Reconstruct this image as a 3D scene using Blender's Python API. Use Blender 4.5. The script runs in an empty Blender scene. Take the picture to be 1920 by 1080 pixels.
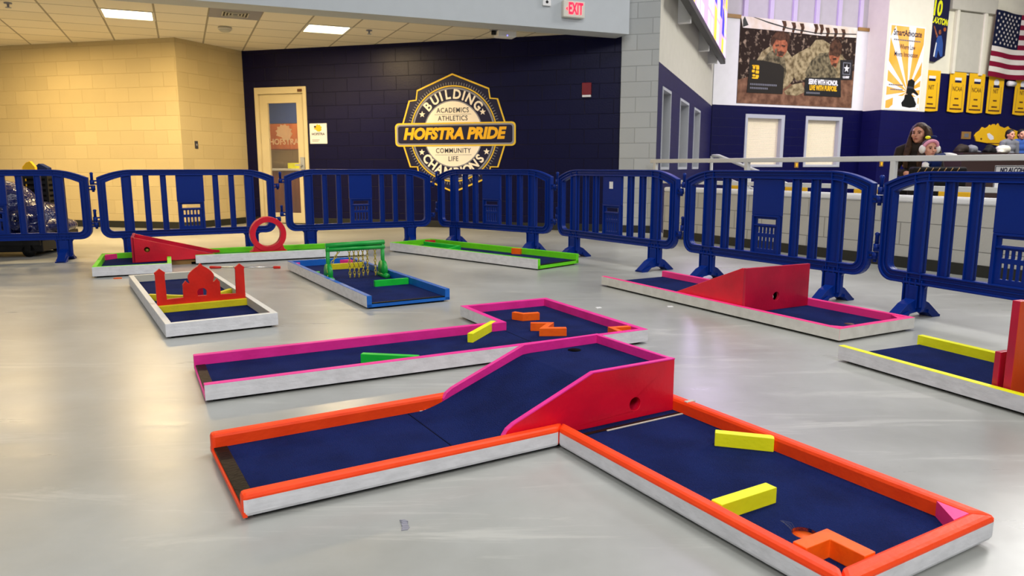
import bpy, math, random
from mathutils import Vector, Matrix
from mathutils.geometry import tessellate_polygon
random.seed(7)
C = bpy.context.scene.collection
R = math.radians
PI = math.pi

# ------------------------------------------------------------------ camera
cam_data = bpy.data.cameras.new('camera')
cam = bpy.data.objects.new('camera', cam_data)
C.objects.link(cam)
cam.location = (0, 0, 0.9)
cam.rotation_euler = (R(90 - 9.375), 0, 0)
cam_data.sensor_width = 36
cam_data.lens = 1375.0 / 1920 * 36
cam_data.clip_start = 0.05
cam_data.clip_end = 120
cam_data.dof.use_dof = True
cam_data.dof.focus_distance = 3.0
cam_data.dof.aperture_fstop = 7.0
bpy.context.scene.camera = cam

# ------------------------------------------------------------------ world, lights, exposure
sc = bpy.context.scene
sc.view_settings.view_transform = 'Standard'
sc.view_settings.look = 'None'
sc.view_settings.gamma = 1
sc.view_settings.exposure = 0.2
sc.view_settings.use_curve_mapping = False
w = bpy.data.worlds.new('world')
sc.world = w
w.use_nodes = True
w.node_tree.nodes['Background'].inputs[0].default_value = (0.93, 0.97, 1.0, 1)
w.node_tree.nodes['Background'].inputs[1].default_value = 0.16


def area_lamp(name, loc, size, power, col=(1, 1, 1), rot=(0, 0, 0), size_y=None):
    d = bpy.data.lights.new(name, 'AREA')
    d.energy = power
    d.color = col
    d.size = size
    if size_y:
        d.shape = 'RECTANGLE'
        d.size_y = size_y
    o = bpy.data.objects.new(name, d)
    C.objects.link(o)
    o.location = loc
    o.rotation_euler = rot
    return o


# overhead high-bay lamps of the hall, plus tilted fill lamps added behind the camera
area_lamp('high_bay_or_fill_lamp', (1.5, 4.0, 6.4), 2.2, 185, (1, 0.985, 0.965))
area_lamp('high_bay_or_fill_lamp', (-2.5, -4.2, 5.8), 2.0, 260, (1, 0.985, 0.965), (R(48), 0, 0))  # added fill behind the camera, tilted onto the upright faces
area_lamp('high_bay_or_fill_lamp', (3.0, -3.6, 5.8), 2.0, 230, (1, 0.985, 0.965), (R(44), 0, 0))  # second added fill, frontal light from behind the camera
area_lamp('high_bay_or_fill_lamp', (8.6, 9.5, 6.8), 3.0, 520, (1, 0.985, 0.95))
area_lamp('high_bay_or_fill_lamp', (12.5, 14.0, 6.8), 3.0, 760, (1, 0.975, 0.92))
# glow of the big video board on the oblique hall wall
_o = area_lamp('video_board_lamp', (4.05, 14.6, 4.7), 6.0, 420, (0.74, 0.55, 1.0), (0, 0, 0), 2.6)
_o.rotation_euler = Vector((0.94, -0.34, -0.08)).to_track_quat('-Z', 'Z').to_euler()
# warm corridor troffers with ceiling panels, plus unseen fill lamps added at the left
WARM = (1, 0.72, 0.35)
area_lamp('troffer_or_fill_lamp', (-4.60, 9.20, 2.66), 0.55, 68, WARM)
area_lamp('troffer_or_fill_lamp', (-2.47, 10.2, 2.66), 0.55, 56, WARM)
area_lamp('troffer_or_fill_lamp', (-7.0, 8.3, 2.66), 0.55, 76, WARM)  # added out of view for more warm light, no panel built
area_lamp('troffer_or_fill_lamp', (-6.9, 9.9, 2.66), 0.55, 50, WARM)  # added unseen fill as well, without a panel


# ------------------------------------------------------------------ materials
def lin(h):
    h = h.lstrip('#')
    out = []
    for i in (0, 2, 4):
        v = int(h[i:i + 2], 16) / 255
        out.append(v / 12.92 if v <= 0.04045 else ((v + 0.055) / 1.055) ** 2.4)
    return tuple(out) + (1,)


def base_mat(name, col, rough=0.5, spec=0.5, metal=0.0):
    m = bpy.data.materials.new(name)
    m.use_nodes = True
    b = m.node_tree.nodes['Principled BSDF']
    b.inputs['Base Color'].default_value = lin(col)
    b.inputs['Roughness'].default_value = rough
    b.inputs['Specular IOR Level'].default_value = spec
    b.inputs['Metallic'].default_value = metal
    return m, m.node_tree, b


def N(t, kind, **kw):
    n = t.nodes.new(kind)
    for k, v in kw.items():
        setattr(n, k, v)
    return n


def paint(name, col, rough=0.45, spec=0.4, col2=None, scale=6.0, amt=0.25, bump=0.04, bscale=60, metal=0.0, stretch=(1, 1, 1)):
    """painted surface: slow tone variation, fine bump"""
    m, t, b = base_mat(name, col, rough, spec, metal)
    L = t.links
    tc = N(t, 'ShaderNodeTexCoord')
    mp = N(t, 'ShaderNodeMapping')
    mp.inputs['Scale'].default_value = stretch
    L.new(tc.outputs['Object'], mp.inputs[0])
    nz = N(t, 'ShaderNodeTexNoise')
    nz.inputs['Scale'].default_value = scale
    nz.inputs['Detail'].default_value = 5
    L.new(mp.outputs[0], nz.inputs['Vector'])
    rp = N(t, 'ShaderNodeValToRGB')
    rp.color_ramp.elements[0].position = 0.38
    rp.color_ramp.elements[1].position = 0.68
    L.new(nz.outputs['Fac'], rp.inputs[0])
    mx = N(t, 'ShaderNodeMix', data_type='RGBA')
    mx.inputs['A'].default_value = lin(col)
    c2 = lin(col2) if col2 else tuple(v * 0.72 for v in lin(col)[:3]) + (1,)
    mx.inputs['B'].default_value = c2
    ml = N(t, 'ShaderNodeMath', operation='MULTIPLY')
    ml.inputs[1].default_value = amt
    L.new(rp.outputs[0], ml.inputs[0])
    L.new(ml.outputs[0], mx.inputs['Factor'])
    L.new(mx.outputs['Result'], b.inputs['Base Color'])
    if bump:
        n2 = N(t, 'ShaderNodeTexNoise')
        n2.inputs['Scale'].default_value = bscale
        n2.inputs['Detail'].default_value = 4
        L.new(mp.outputs[0], n2.inputs['Vector'])
        bp = N(t, 'ShaderNodeBump')
        bp.inputs['Strength'].default_value = bump * 4
        bp.inputs['Distance'].default_value = 0.004
        L.new(n2.outputs['Fac'], bp.inputs['Height'])
        L.new(bp.outputs[0], b.inputs['Normal'])
    return m


def emis(name, col, strength, base='#ffffff'):
    m, t, b = base_mat(name, base, 0.5)
    b.inputs['Emission Color'].default_value = lin(col)
    b.inputs['Emission Strength'].default_value = strength
    return m


def block(name, col, mortar=None, rough=0.55, amt=0.5, w=0.4064, h=0.2032, spec=0.35):
    """painted concrete block: coursed joints as real grooves (bump) + faint tone variation; local x runs along the wall"""
    m, t, b = base_mat(name, col, rough, spec)
    L = t.links
    tc = N(t, 'ShaderNodeTexCoord')
    sx = N(t, 'ShaderNodeSeparateXYZ')
    L.new(tc.outputs['Object'], sx.inputs[0])
    ad = N(t, 'ShaderNodeMath', operation='ADD')      # x + y so that returns of a pillar get joints too
    L.new(sx.outputs['X'], ad.inputs[0])
    L.new(sx.outputs['Y'], ad.inputs[1])
    cb = N(t, 'ShaderNodeCombineXYZ')
    L.new(ad.outputs[0], cb.inputs['X'])
    L.new(sx.outputs['Z'], cb.inputs['Y'])
    br = N(t, 'ShaderNodeTexBrick')
    br.offset = 0.5
    br.inputs['Scale'].default_value = 1.0
    br.inputs['Brick Width'].default_value = w
    br.inputs['Row Height'].default_value = h
    br.inputs['Mortar Size'].default_value = 0.006
    br.inputs['Mortar Smooth'].default_value = 0.6
    c = lin(col)
    br.inputs['Color1'].default_value = c
    br.inputs['Color2'].default_value = tuple(v * 0.9 for v in c[:3]) + (1,)
    br.inputs['Mortar'].default_value = lin(mortar) if mortar else tuple(v * 0.82 for v in c[:3]) + (1,)
    L.new(cb.outputs[0], br.inputs['Vector'])
    L.new(br.outputs['Color'], b.inputs['Base Color'])
    n2 = N(t, 'ShaderNodeTexNoise')
    n2.inputs['Scale'].default_value = 45
    n2.inputs['Detail'].default_value = 6
    L.new(tc.outputs['Object'], n2.inputs['Vector'])
    hs = N(t, 'ShaderNodeMath', operation='MULTIPLY_ADD')
    hs.inputs[1].default_value = -1.0
    L.new(br.outputs['Fac'], hs.inputs[0])
    m2 = N(t, 'ShaderNodeMath', operation='MULTIPLY')
    m2.inputs[1].default_value = 0.35
    L.new(n2.outputs['Fac'], m2.inputs[0])
    L.new(m2.outputs[0], hs.inputs[2])
    bp = N(t, 'ShaderNodeBump')
    bp.inputs['Strength'].default_value = amt
    bp.inputs['Distance'].default_value = 0.008
    L.new(hs.outputs[0], bp.inputs['Height'])
    L.new(bp.outputs[0], b.inputs['Normal'])
    return m


def floor_mat():
    m, t, b = base_mat('polished_concrete', '#b4b6b1', 0.3, 0.5)
    L = t.links
    tc = N(t, 'ShaderNodeTexCoord')
    n1 = N(t, 'ShaderNodeTexNoise')
    n1.inputs['Scale'].default_value = 0.7
    n1.inputs['Detail'].default_value = 7
    n1.inputs['Roughness'].default_value = 0.6
    L.new(tc.outputs['Object'], n1.inputs['Vector'])
    r1 = N(t, 'ShaderNodeValToRGB')
    r1.color_ramp.elements[0].position = 0.35
    r1.color_ramp.elements[0].color = lin('#959691')
    r1.color_ramp.elements[1].position = 0.65
    r1.color_ramp.elements[1].color = lin('#b4b6b2')
    L.new(n1.outputs['Fac'], r1.inputs[0])
    # thin pale scuffs
    mp = N(t, 'ShaderNodeMapping')
    mp.inputs['Rotation'].default_value = (0, 0, 0.5)
    mp.inputs['Scale'].default_value = (0.35, 2.6, 1)
    L.new(tc.outputs['Object'], mp.inputs[0])
    n2 = N(t, 'ShaderNodeTexNoise')
    n2.inputs['Scale'].default_value = 2.2
    n2.inputs['Detail'].default_value = 9
    n2.inputs['Roughness'].default_value = 0.7
    n2.inputs['Distortion'].default_value = 1.2
    L.new(mp.outputs[0], n2.inputs['Vector'])
    r2 = N(t, 'ShaderNodeValToRGB')
    r2.color_ramp.elements[0].position = 0.55
    r2.color_ramp.elements[1].position = 0.66
    L.new(n2.outputs['Fac'], r2.inputs[0])
    mx = N(t, 'ShaderNodeMix', data_type='RGBA')
    L.new(r2.outputs[0], mx.inputs['Factor'])
    ml = N(t, 'ShaderNodeMath', operation='MULTIPLY')
    ml.inputs[1].default_value = 0.45
    L.new(r2.outputs[0], ml.inputs[0])
    L.new(ml.outputs[0], mx.inputs['Factor'])
    L.new(r1.outputs[0], mx.inputs['A'])
    mx.inputs['B'].default_value = lin('#c9c9c2')
    # small dark specks and stains
    n3 = N(t, 'ShaderNodeTexNoise')
    n3.inputs['Scale'].default_value = 9
    n3.inputs['Detail'].default_value = 8
    n3.inputs['Roughness'].default_value = 0.75
    L.new(tc.outputs['Object'], n3.inputs['Vector'])
    r3 = N(t, 'ShaderNodeValToRGB')
    r3.color_ramp.elements[0].position = 0.66
    r3.color_ramp.elements[1].position = 0.8
    L.new(n3.outputs['Fac'], r3.inputs[0])
    mx2 = N(t, 'ShaderNodeMix', data_type='RGBA')
    ml2 = N(t, 'ShaderNodeMath', operation='MULTIPLY')
    ml2.inputs[1].default_value = 0.5
    L.new(r3.outputs[0], ml2.inputs[0])
    L.new(ml2.outputs[0], mx2.inputs['Factor'])
    L.new(mx.outputs['Result'], mx2.inputs['A'])
    mx2.inputs['B'].default_value = lin('#85857e')
    L.new(mx2.outputs['Result'], b.inputs['Base Color'])
    rr = N(t, 'ShaderNodeMapRange')
    rr.inputs['To Min'].default_value = 0.2
    rr.inputs['To Max'].default_value = 0.42
    L.new(n2.outputs['Fac'], rr.inputs['Value'])
    L.new(rr.outputs[0], b.inputs['Roughness'])
    n4 = N(t, 'ShaderNodeTexNoise')
    n4.inputs['Scale'].default_value = 5
    n4.inputs['Detail'].default_value = 3
    L.new(tc.outputs['Object'], n4.inputs['Vector'])
    bp = N(t, 'ShaderNodeBump')
    bp.inputs['Strength'].default_value = 0.12
    bp.inputs['Distance'].default_value = 0.01
    L.new(n4.outputs['Fac'], bp.inputs['Height'])
    L.new(bp.outputs[0], b.inputs['Normal'])
    return m


def tile_mat():
    m, t, b = base_mat('ceiling_tile', '#d9d3c6', 0.8, 0.2)
    L = t.links
    tc = N(t, 'ShaderNodeTexCoord')
    br = N(t, 'ShaderNodeTexBrick')
    br.offset = 0.0
    br.inputs['Scale'].default_value = 1.0
    br.inputs['Brick Width'].default_value = 0.585
    br.inputs['Row Height'].default_value = 0.585
    br.inputs['Mortar Size'].default_value = 0.012
    br.inputs['Mortar Smooth'].default_value = 0.1
    br.inputs['Color1'].default_value = lin('#efe6d2')
    br.inputs['Color2'].default_value = lin('#e7dec8')
    br.inputs['Mortar'].default_value = lin('#a59c88')
    L.new(tc.outputs['Object'], br.inputs['Vector'])
    L.new(br.outputs['Color'], b.inputs['Base Color'])
    bp = N(t, 'ShaderNodeBump')
    bp.inputs['Strength'].default_value = 0.4
    bp.inputs['Distance'].default_value = 0.006
    L.new(br.outputs['Fac'], bp.inputs['Height'])
    L.new(bp.outputs[0], b.inputs['Normal'])
    return m


def glass_mat(name, tint='#ffffff', alpha=0.12):
    m, t, b = base_mat(name, tint, 0.06, 0.25)
    b.inputs['Alpha'].default_value = alpha
    return m


def felt_mat(name, c1, c2):
    m = paint(name, c1, 0.95, 0.1, col2=c2, scale=7, amt=0.8, bump=0.5, bscale=260)
    b = m.node_tree.nodes['Principled BSDF']
    b.inputs['Sheen Weight'].default_value = 0.0
    b.inputs['Sheen Roughness'].default_value = 0.5
    return m


M = {}
M['floor'] = floor_mat()
M['tile'] = tile_mat()
M['navy_block'] = block('navy_block', '#050534', '#030326', 0.4, 0.6, spec=0.22)
M['cream_block'] = block('cream_block', '#cbb98c', '#c4b184', 0.6, 0.6)
M['grey_block'] = block('grey_block', '#b6b9b8', '#9fa2a1', 0.55, 0.6)
M['half_block'] = block('half_block', '#b3b1aa', '#8e8c86', 0.5, 0.7)
M['gym_navy'] = block('gym_navy', '#07073a', '#060632', 0.45, 0.4, spec=0.15)
M['gym_navy_far'] = block('gym_navy_far', '#0f0f45', '#0d0d3d', 0.5, 0.35, spec=0.15)
M['gym_cream'] = paint('gym_cream', '#e3dfcb', 0.6, amt=0.15)
M['gym_white'] = paint('gym_white', '#dcdcdc', 0.6, amt=0.15)
M['gym_grey'] = paint('gym_grey', '#c2bfb0', 0.6, amt=0.2)
M['lavender'] = paint('lavender_pilaster', '#c6b8d6', 0.5, amt=0.1)
M['metal_panel'] = paint('metal_panel', '#b9b4b9', 0.5, amt=0.2)
M['beam'] = paint('beam_grey', '#bcc2c6', 0.6, amt=0.12, bump=0.03)
M['baseboard'] = paint('baseboard', '#23241f', 0.5)
M['black'] = paint('black', '#0b0b0c', 0.5)
M['gap_black'] = paint('seam_and_gap_shade', '#050505', 0.9, 0.05)
M['strip_black'] = paint('tape_black', '#0d0d0a', 0.5, 0.15, col2='#1c1911', amt=0.7, scale=14, bump=0.2)
M['barrier'] = paint('barrier_blue', '#002577', 0.4, 0.22, col2='#002b86', amt=0.5, scale=3, bump=0.03)
M['felt'] = felt_mat('navy_carpet', '#172863', '#101d4d')
M['white_wood'] = paint('white_wood', '#dcdce0', 0.55, 0.35, col2='#a5a5a8', scale=16, amt=0.3, bump=0.12, bscale=40, stretch=(1, 1, 2))
M['white_wood2'] = paint('white_wood_warm', '#dddbd4', 0.55, 0.35, col2='#a9a59a', scale=16, amt=0.28, bump=0.1)
M['white_top'] = paint('white_top', '#e4e3dd', 0.5, 0.35, amt=0.2)
M['orange'] = paint('orange_paint', '#ff4a12', 0.5, 0.35, col2='#f23c0c', amt=0.6, scale=10, bump=0.08)
M['orange2'] = paint('amber_orange_paint', '#ff6a0d', 0.5, 0.35, col2='#e9520a', amt=0.6, scale=16, bump=0.08)
M['pink'] = paint('pink_paint', '#f0309b', 0.48, 0.35, col2='#dd2389', amt=0.6, scale=10, bump=0.08)
M['hotpink'] = paint('hot_pink_paint', '#ff3a8e', 0.5, 0.3, amt=0.3)
M['red'] = paint('red_paint', '#e00d2e', 0.34, 0.5, col2='#bb0a28', amt=0.8, scale=5, bump=0.06)
M['cherry'] = paint('cherry_red_paint', '#c81238', 0.34, 0.5, col2='#a40c30', amt=0.8, scale=5, bump=0.06)
M['scarlet'] = paint('scarlet_paint', '#d5200f', 0.45, 0.4, col2='#b51a0c', amt=0.6, scale=12, bump=0.06)
M['ember'] = paint('ember_paint', '#d84708', 0.4, 0.4, col2='#b83804', amt=0.6, scale=4, bump=0.06)
M['yellow'] = paint('yellow_paint', '#f2f21c', 0.5, 0.35, col2='#dfe010', amt=0.5, scale=12, bump=0.08)
M['mustard'] = paint('mustard_paint', '#d8c81c', 0.5, 0.35, col2='#c0b010', amt=0.5, scale=12, bump=0.08)
M['lime'] = paint('lime_paint', '#6fe01c', 0.5, 0.35, col2='#5bcb14', amt=0.5, scale=12, bump=0.08)
M['green'] = paint('green_paint', '#0fa03a', 0.4, 0.45, col2='#0b8730', amt=0.6, scale=12, bump=0.06)
M['kelly'] = paint('kelly_green_paint', '#12c83c', 0.45, 0.4, col2='#0eb030', amt=0.6, scale=12, bump=0.06)
M['blue'] = paint('blue_paint', '#0f63c0', 0.45, 0.4, col2='#0c52a6', amt=0.6, scale=12, bump=0.06)
M['brass'] = paint('brass_chain', '#c4b040', 0.35, 0.5, metal=0.25, amt=0.3)
M['steel'] = paint('steel', '#c9c9c6', 0.4, 0.5, amt=0.15)
M['chrome'] = paint('chrome', '#cfcfcf', 0.25, 0.5, metal=0.9, amt=0.1)
M['cream_paint'] = paint('cream_paint', '#d9cba4', 0.5, amt=0.12)
M['cream_plastic'] = paint('cream_plastic', '#dcd8cc', 0.5, amt=0.1)
M['white'] = paint('white', '#ececec', 0.5, amt=0.05, bump=0)
M['off_white'] = paint('off_white', '#fff4e0', 0.6, amt=0.05, bump=0)
M['gold'] = paint('gold_print', '#f8bf1e', 0.5, amt=0.35, col2='#ee9a14', scale=2, bump=0)
M['gold_line'] = paint('gold_line', '#f2c93a', 0.5, amt=0.1, bump=0)
M['navy_print'] = paint('navy_print', '#0a0a36', 0.5, amt=0.1, bump=0)
M['grey_print'] = paint('grey_print', '#8f8f9a', 0.5, amt=0.1, bump=0)
M['letter_grey'] = paint('letter_grey', '#3a3a44', 0.5, amt=0.1, bump=0)
M['banner_yellow'] = paint('banner_yellow', '#f0bb0c', 0.7, amt=0.3, col2='#dca408', scale=3, bump=0.05)
M['red_alarm'] = paint('alarm_red', '#7d1420', 0.4)
M['wood'] = paint('wood_orange', '#b5622a', 0.45, col2='#99491c', amt=0.8, scale=2, stretch=(6, 6, 1), bump=0.05)
M['wood_dark'] = paint('wood_brown', '#5d3314', 0.5, col2='#4a260d', amt=0.7, scale=2, stretch=(6, 6, 1), bump=0.05)
M['wood_strip'] = paint('wood_strip', '#96713a', 0.5, amt=0.4)
M['desk'] = paint('desk_brown', '#24110d', 0.45, amt=0.3)
M['wood_mid'] = paint('wood_mid', '#8f4d1e', 0.45, col2='#74390f', amt=0.7, scale=2, stretch=(6, 6, 1), bump=0.05)
M['blind'] = paint('blind', '#efe3c2', 0.6, amt=0.1, scale=3, bump=0)
M['mullion'] = paint('mullion_grey', '#a9adb2', 0.45, amt=0.1)
M['pane_dark'] = paint('pane_dark', '#6a6656', 0.15, 0.5, amt=0.3)
M['glass'] = glass_mat('door_glass', '#c8d0e0', 0.05)
M['diffuser'] = emis('light_diffuser', '#fff1cc', 7.0)
M['exit_red'] = emis('exit_red', '#ff1030', 2.6, '#ff1030')
M['skin'] = paint('skin', '#c98f74', 0.5, 0.35, col2='#b87860', amt=0.4, scale=8, bump=0.02)
M['skin_baby'] = paint('skin_baby', '#cf957c', 0.5, 0.35, amt=0.2, bump=0.02)
M['hair'] = paint('brown_hair', '#2b1c13', 0.55, 0.18, col2='#5a3f29', amt=0.6, scale=10, stretch=(6, 6, 0.6), bump=0.3, bscale=30)
M['hair_dark'] = paint('dark_hair', '#17120f', 0.5, 0.4, amt=0.3, bump=0.2)
M['jacket'] = paint('jacket_dark', '#2a211b', 0.8, 0.2, col2='#1c1613', amt=0.6, scale=10, bump=0.1)
M['cloth_black'] = paint('cloth_black', '#121113', 0.8, 0.2, amt=0.4, bump=0.1)
M['cloth_navy'] = paint('cloth_navy', '#0d2256', 0.8, 0.2, amt=0.4, bump=0.1)
M['cloth_white'] = paint('cloth_white', '#e6e2dc', 0.8, 0.2, amt=0.2, bump=0.1)
M['cloth_grey'] = paint('cloth_grey', '#6e7076', 0.8, 0.2, amt=0.3, bump=0.1)
M['cloth_blue'] = paint('cloth_blue', '#2f4f95', 0.8, 0.2, amt=0.3, bump=0.1)
M['cloth_pink'] = paint('cloth_pink', '#e39ab2', 0.8, 0.2, amt=0.2, bump=0.1)
M['seat_yellow'] = paint('seat_yellow', '#e6b31c', 0.45, 0.4, amt=0.2)
M['tarp'] = paint('blue_tarp', '#141c56', 0.16, 0.6, col2='#0c1238', amt=0.6, scale=5, bump=0.25, bscale=7)
M['tarp'].node_tree.nodes['Bump'].inputs['Distance'].default_value = 0.06
M['eye'] = paint('eye_dark', '#1a100c', 0.3, amt=0)
M['lip'] = paint('lip', '#a4564c', 0.45, amt=0)


# ------------------------------------------------------------------ mesh builder
class MB:
    def __init__(s):
        s.v = []
        s.f = []
        s.m = []
        s.sm = []

    def add(s, vs, fs, mi=0, smooth=False, X=None):
        o = len(s.v)
        for p in vs:
            p = Vector(p)
            s.v.append(tuple(X @ p) if X else tuple(p))
        for i, f in enumerate(fs):
            s.f.append([o + k for k in f])
            s.m.append(mi[i] if isinstance(mi, (list, tuple)) else mi)
            s.sm.append(smooth)
        return s

    def box(s, x0, x1, y0, y1, z0, z1, mi=0, X=None):
        vs = [(x0, y0, z0), (x1, y0, z0), (x1, y1, z0), (x0, y1, z0), (x0, y0, z1), (x1, y0, z1), (x1, y1, z1), (x0, y1, z1)]
        fs = [(0, 3, 2, 1), (4, 5, 6, 7), (0, 1, 5, 4), (1, 2, 6, 5), (2, 3, 7, 6), (3, 0, 4, 7)]
        return s.add(vs, fs, mi, False, X)

    def cbox(s, c, d, mi=0, X=None):
        return s.box(c[0] - d[0] / 2, c[0] + d[0] / 2, c[1] - d[1] / 2, c[1] + d[1] / 2, c[2] - d[2] / 2, c[2] + d[2] / 2, mi, X)

    def prism(s, poly, plane, a0, a1, mi=0, holes=(), smooth=False, X=None, cap=None):
        """extrude a 2D polygon (with holes); plane 'xy' along z, 'xz' along y, 'yz' along x"""
        loops = [list(poly)] + [list(h) for h in holes]
        cap = mi if cap is None else cap

        def P(p, a):
            return {'xy': (p[0], p[1], a), 'xz': (p[0], a, p[1]), 'yz': (a, p[0], p[1])}[plane]
        flat = [p for l in loops for p in l]
        n = len(flat)
        tris = tessellate_polygon([[Vector((p[0], p[1], 0)) for p in l] for l in loops])
        vs = [P(p, a0) for p in flat] + [P(p, a1) for p in flat]

        def area(t):
            (ax, ay), (bx, by), (cx, cy) = [flat[k][:2] for k in t]
            return (bx - ax) * (cy - ay) - (by - ay) * (cx - ax)
        pos = plane != 'xz'
        if a1 < a0:
            pos = not pos
        for t in tris:
            t = tuple(t)
            if (area(t) > 0) != pos:
                t = t[::-1]
            s_f = [tuple(k + n for k in t), t[::-1]]
            s._pend = getattr(s, '_pend', [])
            s._pend.append(s_f)
        fs = []
        ms = []
        for a, b in s._pend:
            fs += [a, b]
            ms += [cap, cap]
        s._pend = []
        o = 0
        for li, l in enumerate(loops):
            k = len(l)
            ar = sum(l[i][0] * l[(i + 1) % k][1] - l[(i + 1) % k][0] * l[i][1] for i in range(k))
            ccw = (ar > 0) == (li == 0)
            for i in range(k):
                j = (i + 1) % k
                q = (o + i, o + j, o + j + n, o + i + n)
                if ccw != pos:
                    q = q[::-1]
                fs.append(q)
                ms.append(mi)
            o += k
        return s.add(vs, fs, ms, smooth, X)

    def tube(s, path, r, n=10, mi=0, closed=False, caps=True, smooth=True, X=None, flat=1.0):
        path = [Vector(p) for p in path]
        k = len(path)
        rs = r if isinstance(r, (list, tuple)) else [r] * k
        vs = []
        ref = None
        for i, p in enumerate(path):
            if closed:
                d = path[(i + 1) % k] - path[i - 1]
            elif i == 0:
                d = path[1] - p
            elif i == k - 1:
                d = p - path[i - 1]
            else:
                d = path[i + 1] - path[i - 1]
            d.normalize()
            if ref is None:
                ref = Vector((0, 0, 1)) if abs(d.z) < 0.9 else Vector((1, 0, 0))
            u = ref - d * ref.dot(d)
            if u.length < 1e-5:
                u = d.orthogonal()
            u.normalize()
            ref = u
            q = d.cross(u)
            for j in range(n):
                a = 2 * PI * j / n
                vs.append(p + (u * math.cos(a) * flat + q * math.sin(a)) * rs[i])
        fs = []
        for i in range(k if closed else k - 1):
            for j in range(n):
                a, b = i * n + j, i * n + (j + 1) % n
                i2 = (i + 1) % k
                fs.append((a, b, i2 * n + (j + 1) % n, i2 * n + j))
        if caps and not closed:
            fs.append(tuple(range(n))[::-1])
            fs.append(tuple((k - 1) * n + j for j in range(n)))
        return s.add(vs, fs, mi, smooth, X)

    def cyl(s, p0, p1, r, n=16, mi=0, smooth=True, X=None):
        return s.tube([p0, p1], r, n, mi, smooth=smooth, X=X)

    def ball(s, c, r, nu=14, nv=9, mi=0, X=None):
        c = Vector(c)
        r = (r, r, r) if not isinstance(r, (tuple, list)) else r
        vs = [c + Vector((0, 0, r[2]))]
        for i in range(1, nv):
            a = PI * i / nv
            for j in range(nu):
                b = 2 * PI * j / nu
                vs.append(c + Vector((r[0] * math.sin(a) * math.cos(b), r[1] * math.sin(a) * math.sin(b), r[2] * math.cos(a))))
        vs.append(c - Vector((0, 0, r[2])))
        fs = []
        for j in range(nu):
            fs.append((0, 1 + j, 1 + (j + 1) % nu))
            fs.append((len(vs) - 1, 1 + (nv - 2) * nu + (j + 1) % nu, 1 + (nv - 2) * nu + j))
        for i in range(nv - 2):
            for j in range(nu):
                a, b = 1 + i * nu + j, 1 + i * nu + (j + 1) % nu
                fs.append((a, a + nu, b + nu, b))
        return s.add(vs, fs, mi, True, X)

    def ring(s, outer, inner, plane, a0, a1, mi=0, smooth=False, X=None):
        """two matching closed loops joined to a flat ring and extruded"""
        n = len(outer)

        def P(p, a):
            return {'xy': (p[0], p[1], a), 'xz': (p[0], a, p[1]), 'yz': (a, p[0], p[1])}[plane]
        vs = [P(p, a0) for p in outer] + [P(p, a0) for p in inner] + [P(p, a1) for p in outer] + [P(p, a1) for p in inner]
        fs = []
        for i in range(n):
            j = (i + 1) % n
            fs += [(i, j, n + j, n + i), (2 * n + i, 3 * n + i, 3 * n + j, 2 * n + j), (i, 2 * n + i, 2 * n + j, j), (n + i, n + j, 3 * n + j, 3 * n + i)]
        return s.add(vs, fs, mi, smooth, X)

    def build(s, name, mats, parent=None, bevel=0, segs=2, remesh=0, smooth=False, autosm=None):
        me = bpy.data.meshes.new(name)
        me.from_pydata([tuple(p) for p in s.v], [], s.f)
        mats = mats if isinstance(mats, (list, tuple)) else [mats]
        for mm in mats:
            me.materials.append(M[mm] if isinstance(mm, str) else mm)
        for p, mi, sm in zip(me.polygons, s.m, s.sm):
            p.material_index = mi
            p.use_smooth = sm or smooth
        me.validate()
        me.update()
        o = bpy.data.objects.new(name, me)
        C.objects.link(o)
        if parent:
            o.parent = parent
        if bevel:
            b = o.modifiers.new('bevel', 'BEVEL')
            b.width = bevel
            b.segments = segs
            b.limit_method = 'ANGLE'
            b.angle_limit = R(40)
            b.use_clamp_overlap = True
        if remesh:
            r = o.modifiers.new('remesh', 'REMESH')
            r.mode = 'VOXEL'
            r.voxel_size = remesh
            r.use_smooth_shade = True
            sm = o.modifiers.new('smooth', 'SMOOTH')
            sm.iterations = 4
            sm.factor = 0.5
        return o


def circ(cx, cy, rx, ry=None, n=32, a0=0.0):
    ry = rx if ry is None else ry
    return [(cx + rx * math.cos(a0 + 2 * PI * i / n), cy + ry * math.sin(a0 + 2 * PI * i / n)) for i in range(n)]


def tag(o, label=None, cat=None, group=None, kind=None):
    if label:
        o['label'] = label
    if cat:
        o['category'] = cat
    if group:
        o['group'] = group
    if kind:
        o['kind'] = kind
    return o


def thing(name, label, cat, loc=(0, 0, 0), rz=0.0, group=None):
    o = bpy.data.objects.new(name, None)
    C.objects.link(o)
    o.empty_display_size = 0.1
    o.location = loc
    o.rotation_euler = (0, 0, R(rz))
    return tag(o, label, cat, group)


def place(o, loc, rz=0.0):
    o.location = loc
    o.rotation_euler = (0, 0, R(rz))
    return o


def struct(o, loc=(0, 0, 0), rz=0.0):
    o['kind'] = 'structure'
    return place(o, loc, rz)


def copy_tree(o, parent=None):
    c = o.copy()
    C.objects.link(c)
    c.parent = parent
    for ch in list(o.children):
        copy_tree(ch, c)
    return c


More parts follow.
